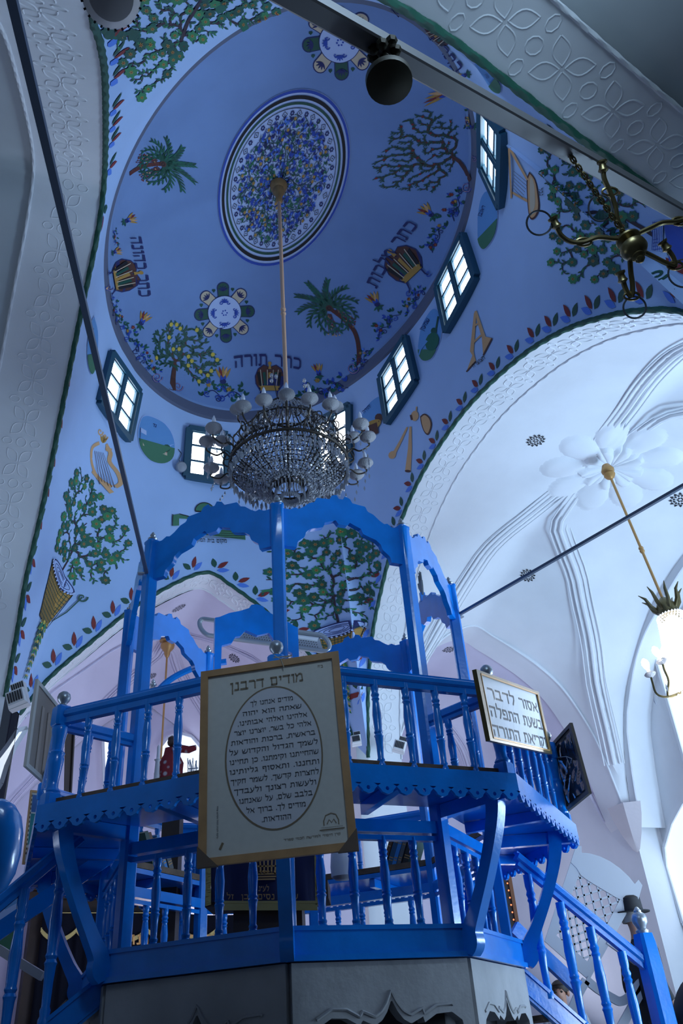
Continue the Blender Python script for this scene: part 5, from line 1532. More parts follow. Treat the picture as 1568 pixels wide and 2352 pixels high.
sg = empty('prayer_sign', B.c, 'large light wood framed sheet of prayer text in an oval hung at the front corner', 'sign')
m = MB(); B.frame(m, .052, .036, -.012, .014); fr = m.build('frame', LWOOD, sg, smooth=False)
m = MB()
for (u, v, du, dv) in ((0,1,.125,-.095),(1,1,-.125,-.095)):
    m.add([B.P(u-.006*(1 if u==0 else -1),v+.004,h) for h in (.017,-.016)] + [B.P(u+du,v+.004,h) for h in (.017,-.016)] + [B.P(u-.006*(1 if u==0 else -1),v+dv,h) for h in (.017,-.016)], [(0,2,4),(1,5,3),(0,1,3,2),(2,3,5,4),(4,5,1,0)])
    m.build('corner_guard', CORNR, sg, smooth=False); m = MB()
m = MB(); B.slab(m, .04, .03, .96, .97, -.010, 0.0); sh = m.build('sheet', PAPER, sg, smooth=False)
m = MB(); ov = [(.50+.325*math.cos(2*PI*i/64), .505+.362*math.sin(2*PI*i/64)) for i in range(64)]
B.poly(m, ov, .001); m.build('oval_panel', OVALP, sh, smooth=False, tri=True)
m = MB(); B.line(m, ov, .008, .002, 0, True); m.build('oval_border', GINK, sh, smooth=False)
m = MB()
B.text(m, 'מודים דרבנן', .47, .135, .048, .0025, wmax=.52); B.text(m, 'ב"ה', .86, .075, .014); 
for i in range(3): B.line(m, [(.78,.885+.008*i),(.92,.885+.008*i)], .0012)
B.line(m, [(.80,.876),(.80,.855),(.815,.83),(.85,.822),(.88,.83),(.895,.855),(.895,.876)], .005); B.line(m, [(.82,.87),(.835,.85),(.85,.865),(.865,.85),(.88,.87)], .004); B.line(m, [(.77,.895),(.93,.895)], .004)
B.text(m, 'קרן היסוד למורשת חכמי ספרד', .72, .925, .010, wmax=.36)
B.line(m, [(.135,.93),(.155,.90)], .012)
m.build('bronze_lettering', GINK, sh, smooth=False, tri=True)
m = MB()
LINES = ['מודים אנחנו לך','שאתה הוא יהוה','אלהינו ואלהי אבותינו,','אלהי כל בשר, יוצרנו יוצר','בראשית. ברכות והודאות','לשמך הגדול והקדוש על','שהחייתנו וקימתנו. כן תחיינו','ותחננו. ותאסוף גליותינו','לחצרות קדשך, לשמר חקיך','ולעשות רצונך ולעבדך','בלבב שלם, על שאנחנו','מודים לך. ברוך אל','ההודאות.']
WID = [.30,.41,.48,.53,.575,.60,.60,.60,.585,.54,.48,.385,.19]
for i, (t, w) in enumerate(zip(LINES, WID)): B.text(m, t, .50, .232+.0495*i, .0225, .0025, wmax=w)
B.text(m, 'נדפס לזכות הקהל הקדוש שיחיו', .115, .80, .007, wmax=.20, rot=True)
m.build('prayer_lettering', INK, sh, smooth=False, tri=True)
m = MB(); m.poly([B.P(.05,.035,.006), B.P(.95,.035,.006), B.P(.95,.965,.006), B.P(.05,.965,.006)]); m.build('glass', SHEEN, sg, smooth=False)
m = MB(); t0 = B.P(.58,.0,.016); m.tube([B.P(.60,.05,.016), t0, B.P(.53,-.045,-.02)], .003, 5); m.tube([t0, B.P(.66,-.02,.0), B.P(.52,-.04,-.04)], .003, 5); m.build('string', mat('cream_string', (.5,.46,.36), .8), sg)
# second text
p3 = BV(3,1.475,1.2); n3 = (outw(3)+outw(4)).normalized()
pl3 = lambda x, y: on_plane(x, y, p3, n3)
B = Board(pl3(1088,1538), pl3(1233,1590), pl3(1264,1733), pl3(1120,1702))
s2 = empty('prayer_sign', B.c, 'smaller dark gold framed sign with three lines of lettering on the right rail', 'sign')
m = MB(); B.frame(m, .04, .045, -.012, .014); m.build('frame', mat('dark_gold_frame', (.10,.075,.03), .35, metal=.3), s2, smooth=False)
m = MB()
for a, b in (((.045,.05),(.955,.05)),((.955,.05),(.955,.95)),((.955,.95),(.045,.95)),((.045,.95),(.045,.05))): m.bar(B.P(*a,.013), B.P(*b,.013), .010, .008, B.n)
m.build('gold_bead', GOLD, s2)
m = MB(); B.slab(m, .03, .035, .97, .965, -.008, 0.0); sh = m.build('sheet', OVALP, s2, smooth=False)
m = MB()
for t, v, w, u in (('אסור לדבר',.36,.80,.52),('בשעת התפלה',.63,.84,.52),('וקריאת התורה',.90,.86,.52)): B.text(m, t, u, v, .155, .002, wmax=w)
m.build('lettering', INK, sh, smooth=False, tri=True)
m = MB(); m.poly([B.P(.04,.045,.005), B.P(.96,.045,.005), B.P(.96,.955,.005), B.P(.04,.955,.005)]); m.build('glass', SHEEN, s2, smooth=False)
# backs of two more boards
def back_board(corners, p, n, label, fm, bm_, extra):
    q = [on_plane(x, y, p, n) for x, y in corners]; B = Board(*q); e = empty('framed_board', B.c, label, 'board')
    m = MB(); B.frame(m, .09, .05, -.014, .012); m.build('frame', fm, e, smooth=False)
    m = MB(); B.slab(m, .05, .03, .95, .97, -.006, .002); bk = m.build('backing', bm_, e, smooth=False)
    extra(B, e, bk); return e
def ex1(B, e, bk):
    for u in (.35, .62):
        m = MB(); B.slab(m, u, .22, u+.10, .95, .002, .010); m.build('batten', mat('tan_batten', (.36,.30,.25), .7), bk, smooth=False)
back_board([(84,1559),(131,1618),(112,1809),(57,1760)], BV(8,1.42,1.3), Vector((-.99,.12,0)), 'tan back of a framed board hung beside the left corner ball finial', mat('pale_frame_edge', (.45,.45,.42), .6), mat('tan_cardboard', (.27,.23,.20), .8), ex1)
def ex2(B, e, bk):
    m = MB(); m.tube([B.P(.1,.25,.02), B.P(.55,.36,.02), B.P(.75,.45,.02)], .003, 5); m.tube([B.P(.75,.45,.02), B.P(.60,.50,.02), B.P(.55,.36,.02)], .003, 5); m.tube([B.P(.55,.42,.02), B.P(.38,.56,.02)], .003, 5); m.build('string', mat('grey_string', (.5,.5,.52), .8), e)
    m = MB(); B.grid = None
    m.grid(lambda a, b: B.P(.12+.76*a, .10+.82*b, .008+.006*math.sin(17*a+3*math.sin(9*b))*math.sin(11*b)), 18, 24); m.build('plastic_wrap', mat('dark_shiny_wrap', (.035,.025,.02), .08, coat=.6), bk)
back_board([(1270,1706),(1311,1660),(1355,1822),(1301,1866)], BV(4,1.45,1.2), Vector((.97,.24,0)), 'dark plastic wrapped back of a board tied to the far right railing', mat('dark_frame', (.06,.05,.04), .4), mat('dark_board', (.05,.035,.025), .5), ex2)
# ------------------------------------------------------------------ things on and inside the platform
def book(c, w, d, h, R, cm, label, group):
    e = empty('book', c, label, 'book', group); m = MB()
    P_ = lambda x, y, z: c + R @ Vector((x, y, z))
    def bx(x0,x1,y0,y1,z0,z1): m.add([P_(x,y,z) for x in (x0,x1) for y in (y0,y1) for z in (z0,z1)], [(0,1,3,2),(4,6,7,5),(0,4,5,1),(2,3,7,6),(0,2,6,4),(1,5,7,3)])
    t = .004
    bx(-w/2,-w/2+t,0,d,0,h); bx(w/2-t,w/2,0,d,0,h); bx(-w/2,w/2,-t,0,0,h); m.build('cover', cm, e, smooth=False)
    m = MB(); bx(-w/2+t,w/2-t,0,d-.008,.004,h-.004); m.build('pages', mat('book_pages', (.55,.50,.42), .8), e, smooth=False)
    m = MB()
    for z in (.16,.24,.72): bx(-w/2+.003,w/2-.003,-t-.0012,-t,h*z,h*z+.008)
    m.build('spine_bands', GOLD, e, smooth=False)
BC_ = [mat('book_black', (.02,.018,.018), .4), mat('book_grey', (.10,.11,.12), .5), mat('book_blue', (.03,.22,.55), .4), mat('book_teal', (.02,.08,.16), .4), mat('book_brown', (.12,.05,.025), .5), mat('book_green', (.02,.07,.06), .5)]
BN = ['black','grey','bright blue','dark teal','brown','dark green']
rnd = random.Random(4)
def row(k, R, t0, n, lean, grp, where):
    a = BV(k,R,.985); b = BV(k+1,R,.985); U = (b-a).normalized(); o = (outw(k)+outw(k+1)).normalized()
    if o.dot(Vector((0,1,0))) < 0: pass
    x = 0
    for i in range(n):
        w = rnd.choice((.035,.045,.055)); ci = (i*1+k) % 6; h = rnd.uniform(.24,.30)
        c = a + U*(t0+x); x += w/math.cos(lean) + .006
        z = ZV; ang = lean
        X = U*math.cos(ang) - z*math.sin(ang); Z = z*math.cos(ang) + U*math.sin(ang)
        Rm = Matrix((X, o, Z)).transposed()
        c = c + ZV*(abs(math.sin(ang))*w/2 + .002)
        book(c - o*.10, w, .19, h, Rm, BC_[ci], '%s book, %s in the row leaning on the far counter %s' % (BN[ci], ('first','second','third','fourth','fifth','sixth')[i], where), grp)
row(5, 1.12, .30, 6, -.42, 'books leaning on the right of the far counter', 'right of the sign')
row(7, 1.12, .42, 5, .50, 'books leaning on the left of the far counter', 'by the left post')
# velvet lectern cover
VELV = mat('navy_velvet', (.006,.010,.060), .85)
FRNG = mat('gold_fringe', (.36,.29,.10), .7)
yl = 4.30*UN
L_ = lambda x, y, d=0.0: at_y(x, y, yl-d)
vc = empty('velvet_cover', L_(610,2030), 'navy velvet cover with gold crown and fringe hanging inside the platform', 'cover')
m = MB()
m.grid(lambda a, b: L_(lerp(480,728,a)+6*b, lerp(1935,2072,b), .02*math.sin(a*24)*b), 40, 8); m.build('cloth', VELV, vc)
m = MB()
for i in range(70): x = 512+3.1*i; m.bar(L_(x,2072,.02), L_(x+2,2091,.02), .010, .006, Vector((0,1,0)))
m.bar(L_(506,2072,.02), L_(732,2072,.02), .016, .010, Vector((0,1,0)))
for i in range(44):
    y = 1955+2.8*i; m.bar(L_(484,y,.02), L_(474-2,y+4,.02), .012, .006, Vector((0,1,0))); m.bar(L_(722+.06*i,y,.02), L_(734,y+4,.02), .012, .006, Vector((0,1,0)))
tag(m.build('gold_fringe', FRNG, vc), kind='stuff')
m = MB()
for i in range(7): x = 583+8*i; m.bar(L_(x,2008,.03), L_(578+9.3*i,1972,.03), .012, .004, Vector((0,1,0)))
for y, x0, x1 in ((2008,582,634),(2014,582,634),(2020,584,632),(1990,580,638)): m.bar(L_(x0,y,.03), L_(x1,y-1,.03), .010, .004, Vector((0,1,0)))
for i in range(8): m.ball(L_(584+6.6*i,2002,.035), .008, 6)
m.build('embroidered_crown', GOLD, vc)
Bc = Board(L_(500,1940,.032), L_(730,1940,.032), L_(730,2085,.032), L_(500,2085,.032)); m = MB()
Bc.text(m, 'לע"נ', .46, .745, .075); Bc.text(m, 'שלום נסים', .60, .875, .085, wmax=.40); Bc.text(m, 'בן  זל', .20, .87, .075, wmax=.22)
m.build('embroidered_lettering', GOLD, vc, smooth=False, tri=True)
m = MB(); p = L_(610,1960); p = Vector((p.x, yl+.20, 0)); m.box(Vector((p.x, p.y, W3(0,0,.72).z)), .9, .36, .12); m.box(Vector((p.x, p.y, W3(0,0,.56).z)), .5, .26, .42)
tag(m.build('lectern', mat('dark_lectern_wood', (.05,.03,.02), .5)), 'dark wooden lectern under the navy velvet cover', 'lectern')
# white vessel right of the cover
yv = 4.7*UN; m = MB(); c0 = at_y(790,2020,yv); c1 = at_y(786,1960,yv); r_ = .10
X = Matrix.Translation(c0); H = (c1-c0).length
m.lathe([(.07,0),(r_,.02),(r_*1.05,H*.5),(r_*.95,H),(r_*.5,H*1.15),(r_*.45,H*1.3)], 20, X); tag(m.build('white_vessel', mat('translucent_white', (.55,.58,.68), .35)), 'cloudy white vessel standing inside the platform right of the sign', 'vessel')
# patterned cloth over an upright scroll case, at the far side
SC = mat('red_white_cloth', (.30,.02,.025), .8)
nt = SC.node_tree; vo = nt.nodes.new('ShaderNodeTexVoronoi'); vo.inputs['Scale'].default_value = 14; tc = nt.nodes.new('ShaderNodeTexCoord'); rp = nt.nodes.new('ShaderNodeValToRGB')
rp.color_ramp.elements[0].color = (.55,.5,.5,1); rp.color_ramp.elements[0].position = .18; rp.color_ramp.elements[1].color = (.28,.02,.03,1); rp.color_ramp.elements[1].position = .34
nt.links.new(tc.outputs['Object'], vo.inputs['Vector']); nt.links.new(vo.outputs['Distance'], rp.inputs[0]); nt.links.new(rp.outputs[0], nt.nodes['Principled BSDF'].inputs['Base Color'])
DW0 = mat('stand_dark_wood', (.035,.02,.014), .5)
yt = 5.15*UN; tk = empty('scroll_case', at_y(392,1790,yt), 'red and white patterned cloth draped over an upright scroll case beyond the left rail', 'scroll')
A_ = lambda x, y, d=0: at_y(x, y, yt-d)
m = MB()
prof = [(392,1718,12),(393,1735,18),(391,1755,28),(388,1775,31),(387,1800,31),(387,1822,30)]
sc2 = (A_(401,1760)-A_(391,1760)).length/10
rings = []
for x, y, r in prof:
    c = A_(x, y); rings.append([c + Vector((math.cos(a)*r*sc2*(1+.10*math.sin(5*a+y)), math.sin(a)*r*sc2*.7, 0)) for a in [2*PI*j/22 for j in range(22)]])
m.loft(rings); cl = m.build('draped_cloth', SC, tk)
m = MB(); rings = []
for x, y, r in ((402,1722,10),(418,1720,9),(434,1722,8),(450,1717,6)): 
    c = A_(x,y,.05); rings.append([c + Vector((0, math.cos(a)*r*sc2, math.sin(a)*r*sc2)) for a in [2*PI*j/10 for j in range(10)]])
m.loft(rings); m.build('cloth_end', SC, tk)
m = MB(); m.ball(A_(395,1705), 11*sc2, 12); m.lathe([(10*sc2,0),(9*sc2,5*sc2),(4*sc2,9*sc2),(.001,11*sc2)], 12, Matrix.Translation(A_(395,1700))); m.build('finial_cap', mat('dark_bronze_cap', (.08,.04,.03), .5), tk)
m = MB(); m.lathe([(3.2*sc2,0),(3*sc2,30*sc2),(.5*sc2,34*sc2)], 8, Matrix.Translation(A_(362,1745,.1))); m.lathe([(7*sc2,-50*sc2),(5*sc2,-4*sc2),(8*sc2,0)], 10, Matrix.Translation(A_(362,1745,.1)), 0)
tag(m.build('candle', mat('white_wax', (.6,.6,.65), .5)), 'thin white candle beside the red patterned cloth', 'candle')
c = A_(400,1822); m = MB(); m.box(Vector((c.x, c.y, c.z-.03)), .62, .34, .05); m.box(Vector((c.x, c.y, lerp(W3(0,0,.43).z, c.z-.05, .5))), .16, .16, c.z-.05-W3(0,0,.43).z); m.box(Vector((c.x, c.y, W3(0,0,.43).z+.03)), .4, .3, .05)
tag(m.build('reading_stand', DW0), 'tall dark wooden stand carrying the red patterned cloth inside the platform', 'stand')
rnd = random.Random(9); m = MB()
for i in range(9): 
    x = 432+2.6*i; m.tube([A_(x,1778,.1), A_(x+rnd.uniform(-3,3),1762,.1), A_(x+rnd.uniform(-4,4),1745+rnd.uniform(-5,6),.1)], 1.0*sc2, 5)
m.tube([A_(430,1776,.1), A_(456,1774,.1)], 3*sc2, 6); m.tube([A_(431,1766,.1), A_(455,1764,.1)], 1.2*sc2, 6)
m.lathe([(8*sc2,-34*sc2),(9*sc2,-3*sc2),(12*sc2,0)], 10, Matrix.Translation(A_(443,1778,.1)))
tag(m.build('filigree_ornament', SILV), 'silver filigree ornament right of the red patterned cloth', 'ornament')
# ------------------------------------------------------------------ back of the hall at lower left: ark with curtain, poster
pA = W3(-2.55, 9.35, 0); nA = Vector((.432, -.903, 0))
K = lambda x, y, d=0.0: on_plane(x, y, pA + nA*d, nA)
ark = empty('ark_cabinet', K(380,2300), 'dark wooden ark with black velvet curtain and gold fringe behind the left stairs', 'ark')
DW = mat('dark_wood', (.022,.013,.009), .5, spec=.3, noise=.3, nscale=6)
m = MB(); tl, tr = K(78,2062), K(680,2062); z0 = W3(0,0,-.47).z
for d in (0,): m.add([Vector((tl.x,tl.y,z0)), Vector((tr.x,tr.y,z0)), tr, tl] + [v - nA*.5 for v in (Vector((tl.x,tl.y,z0)), Vector((tr.x,tr.y,z0)), tr, tl)], [(0,1,2,3),(4,7,6,5),(0,4,5,1),(1,5,6,2),(2,6,7,3),(3,7,4,0)])
m.build('cabinet', DW, ark, smooth=False)
m = MB(); m.bar(K(66,2058,.06), K(690,2058,.06), .16, .10, ZV); m.bar(K(70,2044,.09), K(686,2044,.09), .2, .04, ZV); m.build('cornice', DW, ark)
m = MB(); tr_ = K(660,2095,.05); tl_ = K(100,2095,.05)
m.grid(lambda a, b: Vector((lerp(tl_.x,tr_.x,a), lerp(tl_.y,tr_.y,a), lerp(tl_.z, z0+.1, b))) + nA*(.03+.025*math.sin(a*150)), 260, 3); m.build('curtain', mat('black_velvet', (.004,.005,.010), .95, spec=.08), ark)
m = MB(); mf = MB(); NS = 7
def vpt(a, y, d): q = K(lerp(100,660,a), 2095, .11+d); return q + ZV*y
val = lambda a: -.22 - .14*abs(math.sin(PI*a*NS))**.8
m.grid(lambda a, b: vpt(a, val(a)*b, .015*math.sin(a*90)), 200, 3); m.build('scalloped_pelmet', mat('black_velvet', (0,0,0)), ark)
for i in range(240):
    a = i/239; mf.bar(vpt(a, val(a)+.01, .02), vpt(a, val(a)-.055, .02), .016, .006, nA)
for i in range(120): a = i/120; b = (i+1)/120; mf.bar(vpt(a, -.01, .02), vpt(b, -.01, .02), .012, .006, nA)
tag(mf.build('gold_fringe', FRNG, ark), kind='stuff')
m = MB(); o = K(179,2285,.14); s_ = (K(189,2285,.14)-o).length/10; U = Vector((.903,.432,0))
for r in (7,13,19):
    m.tube([o + U*(r*s_*math.cos(t)) + ZV*(r*s_*math.sin(t)) for t in [PI+PI*j/14 for j in range(15)]], 1.5*s_, 5)
m.tube([o + ZV*2*s_, o - ZV*30*s_], 1.6*s_, 5); m.bar(o-ZV*30*s_-U*9*s_, o-ZV*30*s_+U*9*s_, 3*s_, 3*s_, ZV)
m.build('embroidered_menorah', GOLD, ark)
m = MB(); Bk = Board(K(150,2120,.16), K(700,2120,.16), K(700,2200,.16), K(150,2200,.16)); Bk.text(m, 'כי מציון תצא תורה', .5, .62, .28, wmax=.7); m.build('embroidered_lettering', GOLD, ark, smooth=False, tri=True)
# second gold edged white shelf and books under it, behind the sign
for x0, c in ((470, 'white'), (560,'cream')):
    pass
# poster in a thin wooden frame on the left
pw = W3(-1.98, 5.0, .6); nw = Vector((.62,-.78,0)); Kp = lambda x, y: on_plane(x, y, pw, nw)
tl = Kp(70,1815); bl = Kp(51,1985); tr = Kp(124,1820); br = Kp(118,1990); B = Board(tl, tr, br, bl)
po = empty('framed_poster', B.c, 'colourful printed poster in a thin wooden frame below the left corner of the platform', 'poster')
m = MB(); B.frame(m, .06, .03, -.012, .012); m.build('frame', LWOOD, po, smooth=False)
m = MB(); B.slab(m, .04,.02,.96,.98,-.01,0); ps = m.build('sheet', PAPER, po, smooth=False)
PT = [mat('poster_teal', (.02,.24,.26), .6), mat('poster_blue', (.05,.16,.42), .6), mat('poster_green', (.10,.30,.14), .6), OCHRE, OVALP, INK]
m = MB()
B.poly(m, [(.12,.06),(.92,.06),(.92,.30),(.12,.30)], .001, 1); B.poly(m, [(.12,.32),(.92,.32),(.92,.74),(.12,.74)], .001, 0); B.poly(m, [(.12,.78),(.92,.78),(.92,.95),(.12,.95)], .001, 3)
B.poly(m, [(.22,.48),(.62,.48),(.62,.70),(.22,.70)], .002, 4); B.poly(m, [(.28+.14+.13*math.cos(PI+PI*i/10), .60+.09*math.sin(PI+PI*i/10)) for i in range(11)], .003, 1)
B.poly(m, [(.68,.38),(.90,.34),(.90,.72),(.70,.66)], .002, 2); B.poly(m, [(.3,.08),(.8,.08),(.6,.28),(.4,.28)], .002, 2)
for i in range(14): B.line(m, [(.08,.06+.06*i),(.08,.09+.06*i)], .010, .002, 5)
for i in range(5): B.line(m, [(.16,.80+.03*i),(.88,.80+.03*i)], .006, .002, 5)
m.build('print', PT, ps, smooth=False)
# bright arched windows of the rear walls
def bright(idx, pts, p, n, label=None):
    q = [on_plane(x, y, p, n) for x, y in pts]; e = tag(bpy.data.objects.new('window_%d' % idx, None), kind='structure'); col.objects.link(e); e.location = q[0]
    m = MB(); m.poly(q); m.build('pane', PANE2, e, smooth=False)
    m = MB()
    for a, b in zip(q, q[1:]+q[:1]): m.bar(a, b, .05, .05, n)
    m.build('frame', WHITE, e, smooth=False)
nb_ = Vector((.432,-.903,0)); pb_ = W3(-2.0, 10.0, 0) + nb_*.10
bright(7, [(365,1820),(365,1720),(385,1694),(412,1684),(440,1692),(462,1718),(468,1820)], pb_, nb_)
bright(8, [(240,1830),(236,1700),(262,1700),(268,1830)], pb_, nb_)
wl = W3(-2.62, 6.4, 0); nl = Vector((.6,-.8,0))
bright(9, [(-60,1900),(2,1800),(14,1760),(34,1715),(62,1672),(40,1678),(14,1716),(-20,1760),(-70,1800)], wl, nl)
# right side: glowing panes for an overlit window reveal and the halo of the pendant chandelier
ps_ = W3(F2a.x, F2a.y, 0) - OF.to_3d()*.06
nr_ = Vector((-OF.x, -OF.y, 0))
bright(10, [(1502,1500),(1522,1455),(1560,1420),(1640,1400),(1720,1800),(1620,1900),(1570,1738)], ps_, nr_)
bright(11, [(1568,1842),(1542,1890),(1526,1945),(1530,1990),(1569,2120),(1640,2200),(1660,1800)], ps_, nr_)

# brown board edge behind the left newel, curved rail and finial beyond the left railing, small grey lamp by a drum window
y8 = 4.75*UN; B = Board(at_y(149,1690,y8), at_y(172,1672,y8), at_y(163,1832,y8), at_y(146,1842,y8))
e = empty('notice_board', B.c, 'narrow brown board seen edge on behind the left corner newel', 'board'); m = MB(); B.slab(m, 0,0,1,1,-.02,0); m.build('panel', mat('dull_brown_board', (.20,.15,.13), .7), e, smooth=False)
m = MB(); B.slab(m, .78,0,1,1,.0,.02); m.build('frame', DW, e, smooth=False)
y9 = 6.35*UN; e = empty('arched_rail', at_y(420,1545,y9), 'curved blue rail with a small silver finial seen between the left posts', 'rail')
m = MB(); m.tube([at_y(x,y,y9) for x, y in smoothtab([(352,1606),(366,1584),(390,1562),(424,1543),(466,1528),(520,1520)], 5)], .042, 8); m.build('curved_rail', BLUE, e)
m = MB(); m.bar(at_y(345,1606,y9-.05), at_y(520,1540,y9-.05), .035, .045, ZV); m.build('grey_bar', mat('grey_metal_tube', (0,0,0)), e)
m = MB(); vase(m, at_y(351,1580,y9), .055); m.build('finial', SILV, e)
h = surf_hit(413,1073); n = (CENTRE3-h).normalized(); X = Matrix.Translation(h+n*.02) @ n.to_track_quat('Z','Y').to_matrix().to_4x4()
e = empty('spot_lamp', h, 'small round grey lamp on the blue wall left of the drum window behind the chandelier', 'lamp')
m = MB(); m.lathe([(.04,-.02),(.075,.0),(.085,.05),(.07,.09),(.03,.105),(.001,.107)], 16, X); m.build('housing', mat('grey_lamp_housing', (.25,.28,.33), .5), e)
m = MB(); m.tube([h+n*.05, surf_hit(410,1055)+n*.02, surf_hit(416,1042)+n*.02, surf_hit(409,1032)+n*.015], .006, 5); m.build('cable', IRON, e)
# ------------------------------------------------------------------ stairs on both sides
def staircase(label, p, d, n, rail, far_off, nb_tops, str_px, far_px, newel=None, group=None, fext=.05):
    P0 = W3(p[0], p[1], 0); N = Vector((n[0], n[1], 0)).normalized(); D = Vector((d[0], d[1], 0)).normalized()
    st = empty('staircase', W3(p[0], p[1], -.47), label, 'stairs', group)
    Q = lambda x, y, off=0.0: on_plane(x, y, P0 - N*off, N)
    a, b = Q(*rail[0]), Q(*rail[1])
    m = MB(); m.bar(a, b, .075, .055, ZV, bev=.012); m.bar(a-ZV*.045, b-ZV*.045, .045, .05, ZV); m.bar(a+ZV*.03, b+ZV*.03, .05, .014, ZV); m.build('handrail', BLUE, st)
    s0, s1 = Q(*str_px[0]), Q(*str_px[1]); sd = (s1-s0).normalized(); s0 = s0 - sd*.05; s1 = s1 + sd*.9
    m = MB(); m.bar(s0, s1, .05, .15, ZV); m.bar(s0+ZV*.085, s1+ZV*.085, .07, .022, ZV); m.bar(s0-ZV*.06, s1-ZV*.06, .065, .02, ZV); m.build('stringer', BLUE, st)
    f0, f1 = Q(*far_px[0], far_off), Q(*far_px[1], far_off); m = MB(); m.bar(f0, f1 + (f1-f0)*fext, .05, .11, ZV); m.build('far_rail', BLUE, st)
    for (x, y) in nb_tops:
        t = Q(x, y); k = ((t-s0).dot(D))/((s1-s0).dot(D)); bt = lerp(s0, s1, k)
        bt = Vector((t.x, t.y, bt.z)); m = MB(); turned(m, bt+ZV*.05, t-ZV*.06, .030, 12); m.build('baluster', BLUE, st)
    if newel:
        (nx, ny), top = newel; c = Q(nx, ny); zt = Q(nx, ny).z + top
        m = MB(); base = Vector((c.x, c.y, 0)); m.loft([chamf(base + ZV*z, w, D) for z, w in ((0,.075),(zt-.22,.072),(zt-.06,.066),(zt,.058))]); nw_ = m.build('newel', BLUE, st)
        m = MB(); m.lathe([(.045,0),(.05,.02),(.034,.035),(.04,.05),(.056,.075),(.06,.105),(.05,.135),(.028,.15),(.03,.16),(.012,.185),(.001,.19)], 16, Matrix.Translation(base + ZV*zt)); tag(m.build('vase_finial', SILV, nw_), 'silver painted finial')
    # treads between the two sides
    slope = (s1.z-s0.z)/((s1-s0).dot(D)); x = 0
    z = s0.z + .06; i = 0
    while z > .12 and i < 8:
        c = Vector((s0.x, s0.y, 0)) + D*((z - s0.z - .06)/slope + .12) - N*(far_off/2)
        R = Matrix((D, -N, ZV)).transposed(); m = MB(); m.box(c + ZV*(z-.16), .28, far_off*.96, .035, R); m.build('tread', mat('worn_stair_wood', (.14,.10,.07), .6, noise=.3, nscale=8), st); z -= .15; i += 1
    return st
staircase('blue stairs with turned balusters going down to the right of the platform', (.75,4.5), (.92,.38), (.38,-.92), ((1185,1967),(1494,2220)), .8,
          ((1207,1990),(1281,2053),(1350,2109),(1422,2165)), ((1200,2256),(1320,2362)), ((1179,2130),(1320,2263)), ((1492,2212), .20))
staircase('blue stairs with thick turned balusters going down to the left of the platform', (-1.15,3.72), (-.92,-.38), (.38,-.92), ((190,1908),(-90,2142)), .75,
          ((148,1945),(60,2018),(-20,2085)), ((242,2268),(140,2352)), ((252,1965),(0,2137)), fext=.6)
# rounded blue post in the foreground at the left edge
c = CAM + ray(-22, 1938)*(1.9*UN/1.0)*.62; k = c - CAM; dep = k.dot(_f); R_ = 70/FPX*dep
fp = empty('newel_post', Vector((c.x, c.y, 0)), 'rounded blue post head very close at the left edge of the picture', 'post')
m = MB(); X = Matrix.Translation(c)
m.lathe([(R_*.55,-R_*1.5),(R_*.72,-R_*1.35),(R_*.92,-R_*.9),(R_*1.0,-R_*.3),(R_*.98,R_*.3),(R_*.85,R_*.85),(R_*.6,R_*1.2),(R_*.3,R_*1.38),(.001,R_*1.42)], 24, X); m.build('head', BLUE, fp)
m = MB(); m.lathe([(R_*.75,0),(R_*.75,.02),(R_*.42,.06),(R_*.42,c.z-R_*1.6),(R_*.55,c.z-R_*1.5)], 18, Matrix.Translation(Vector((c.x,c.y,0)))); m.build('shaft', BLUE, fp)
# ------------------------------------------------------------------ plastic chair with lattice back behind the right stairs
PLC = mat('offwhite_chair_plastic', (.46,.47,.50), .5)
yc = 5.75*UN; Y = lambda x, y, dd=0.0: at_y(x, y, yc - dd)
B = Board(Y(1322,1944), Y(1474,2034), Y(1352,2252), Y(1250,2162))
pc2 = empty('plastic_chair', Vector((B.c.x, B.c.y, 0)), 'off white plastic chair with a lattice back tipped up behind the right stairs', 'chair')
m = MB(); th = .022
top = [(0+.0,.0),(.07,-.03),(.10,.03),(.2,-.005),(.35,-.035),(.5,-.045),(.65,-.035),(.8,-.005),(.9,.03),(.93,-.03),(1.0,.0)]
low = [(0,.18),(.1,.2),(.18,.24),(.3,.25),(.42,.25),(.5,.25),(.58,.25),(.7,.25),(.82,.24),(.9,.2),(1,.18)]
m.strip([(u*B.w, -v*B.h) for u, v in top], [(u*B.w, -v*B.h) for u, v in low], B.q[0], (B.q[1]-B.q[0]).normalized(), -(B.q[3]-B.q[0]).normalized(), .03)
bk = m.build('top_rail', PLC, pc2, smooth=False)
m = MB(); B.slab(m, 0,.17,.17,1.0,-.012,.012); B.slab(m, .83,.17,1,1.0,-.012,.012); B.slab(m, .17,.88,.83,1.0,-.012,.012); m.build('back_frame', PLC, pc2, smooth=False)
m = MB(); reg = [(.17,.25),(.83,.25),(.83,.88),(.17,.88)]
def diag(sgn, c):
    pts = []
    for i in range(41):
        u = .17+.66*i/40; v = (c + sgn*u*B.w)/B.h
        if .15 <= v <= .93: pts.append((u, v))
    if len(pts) > 4: m.bar(B.P(*pts[0]), B.P(*pts[-1]), .016, .02, B.n)
st_ = B.w*.155; k = -6
for i in range(-8, 18): diag(1, i*st_); diag(-1, i*st_ + B.w*.1)
m.build('lattice', PLC, pc2, smooth=False)
m = MB()
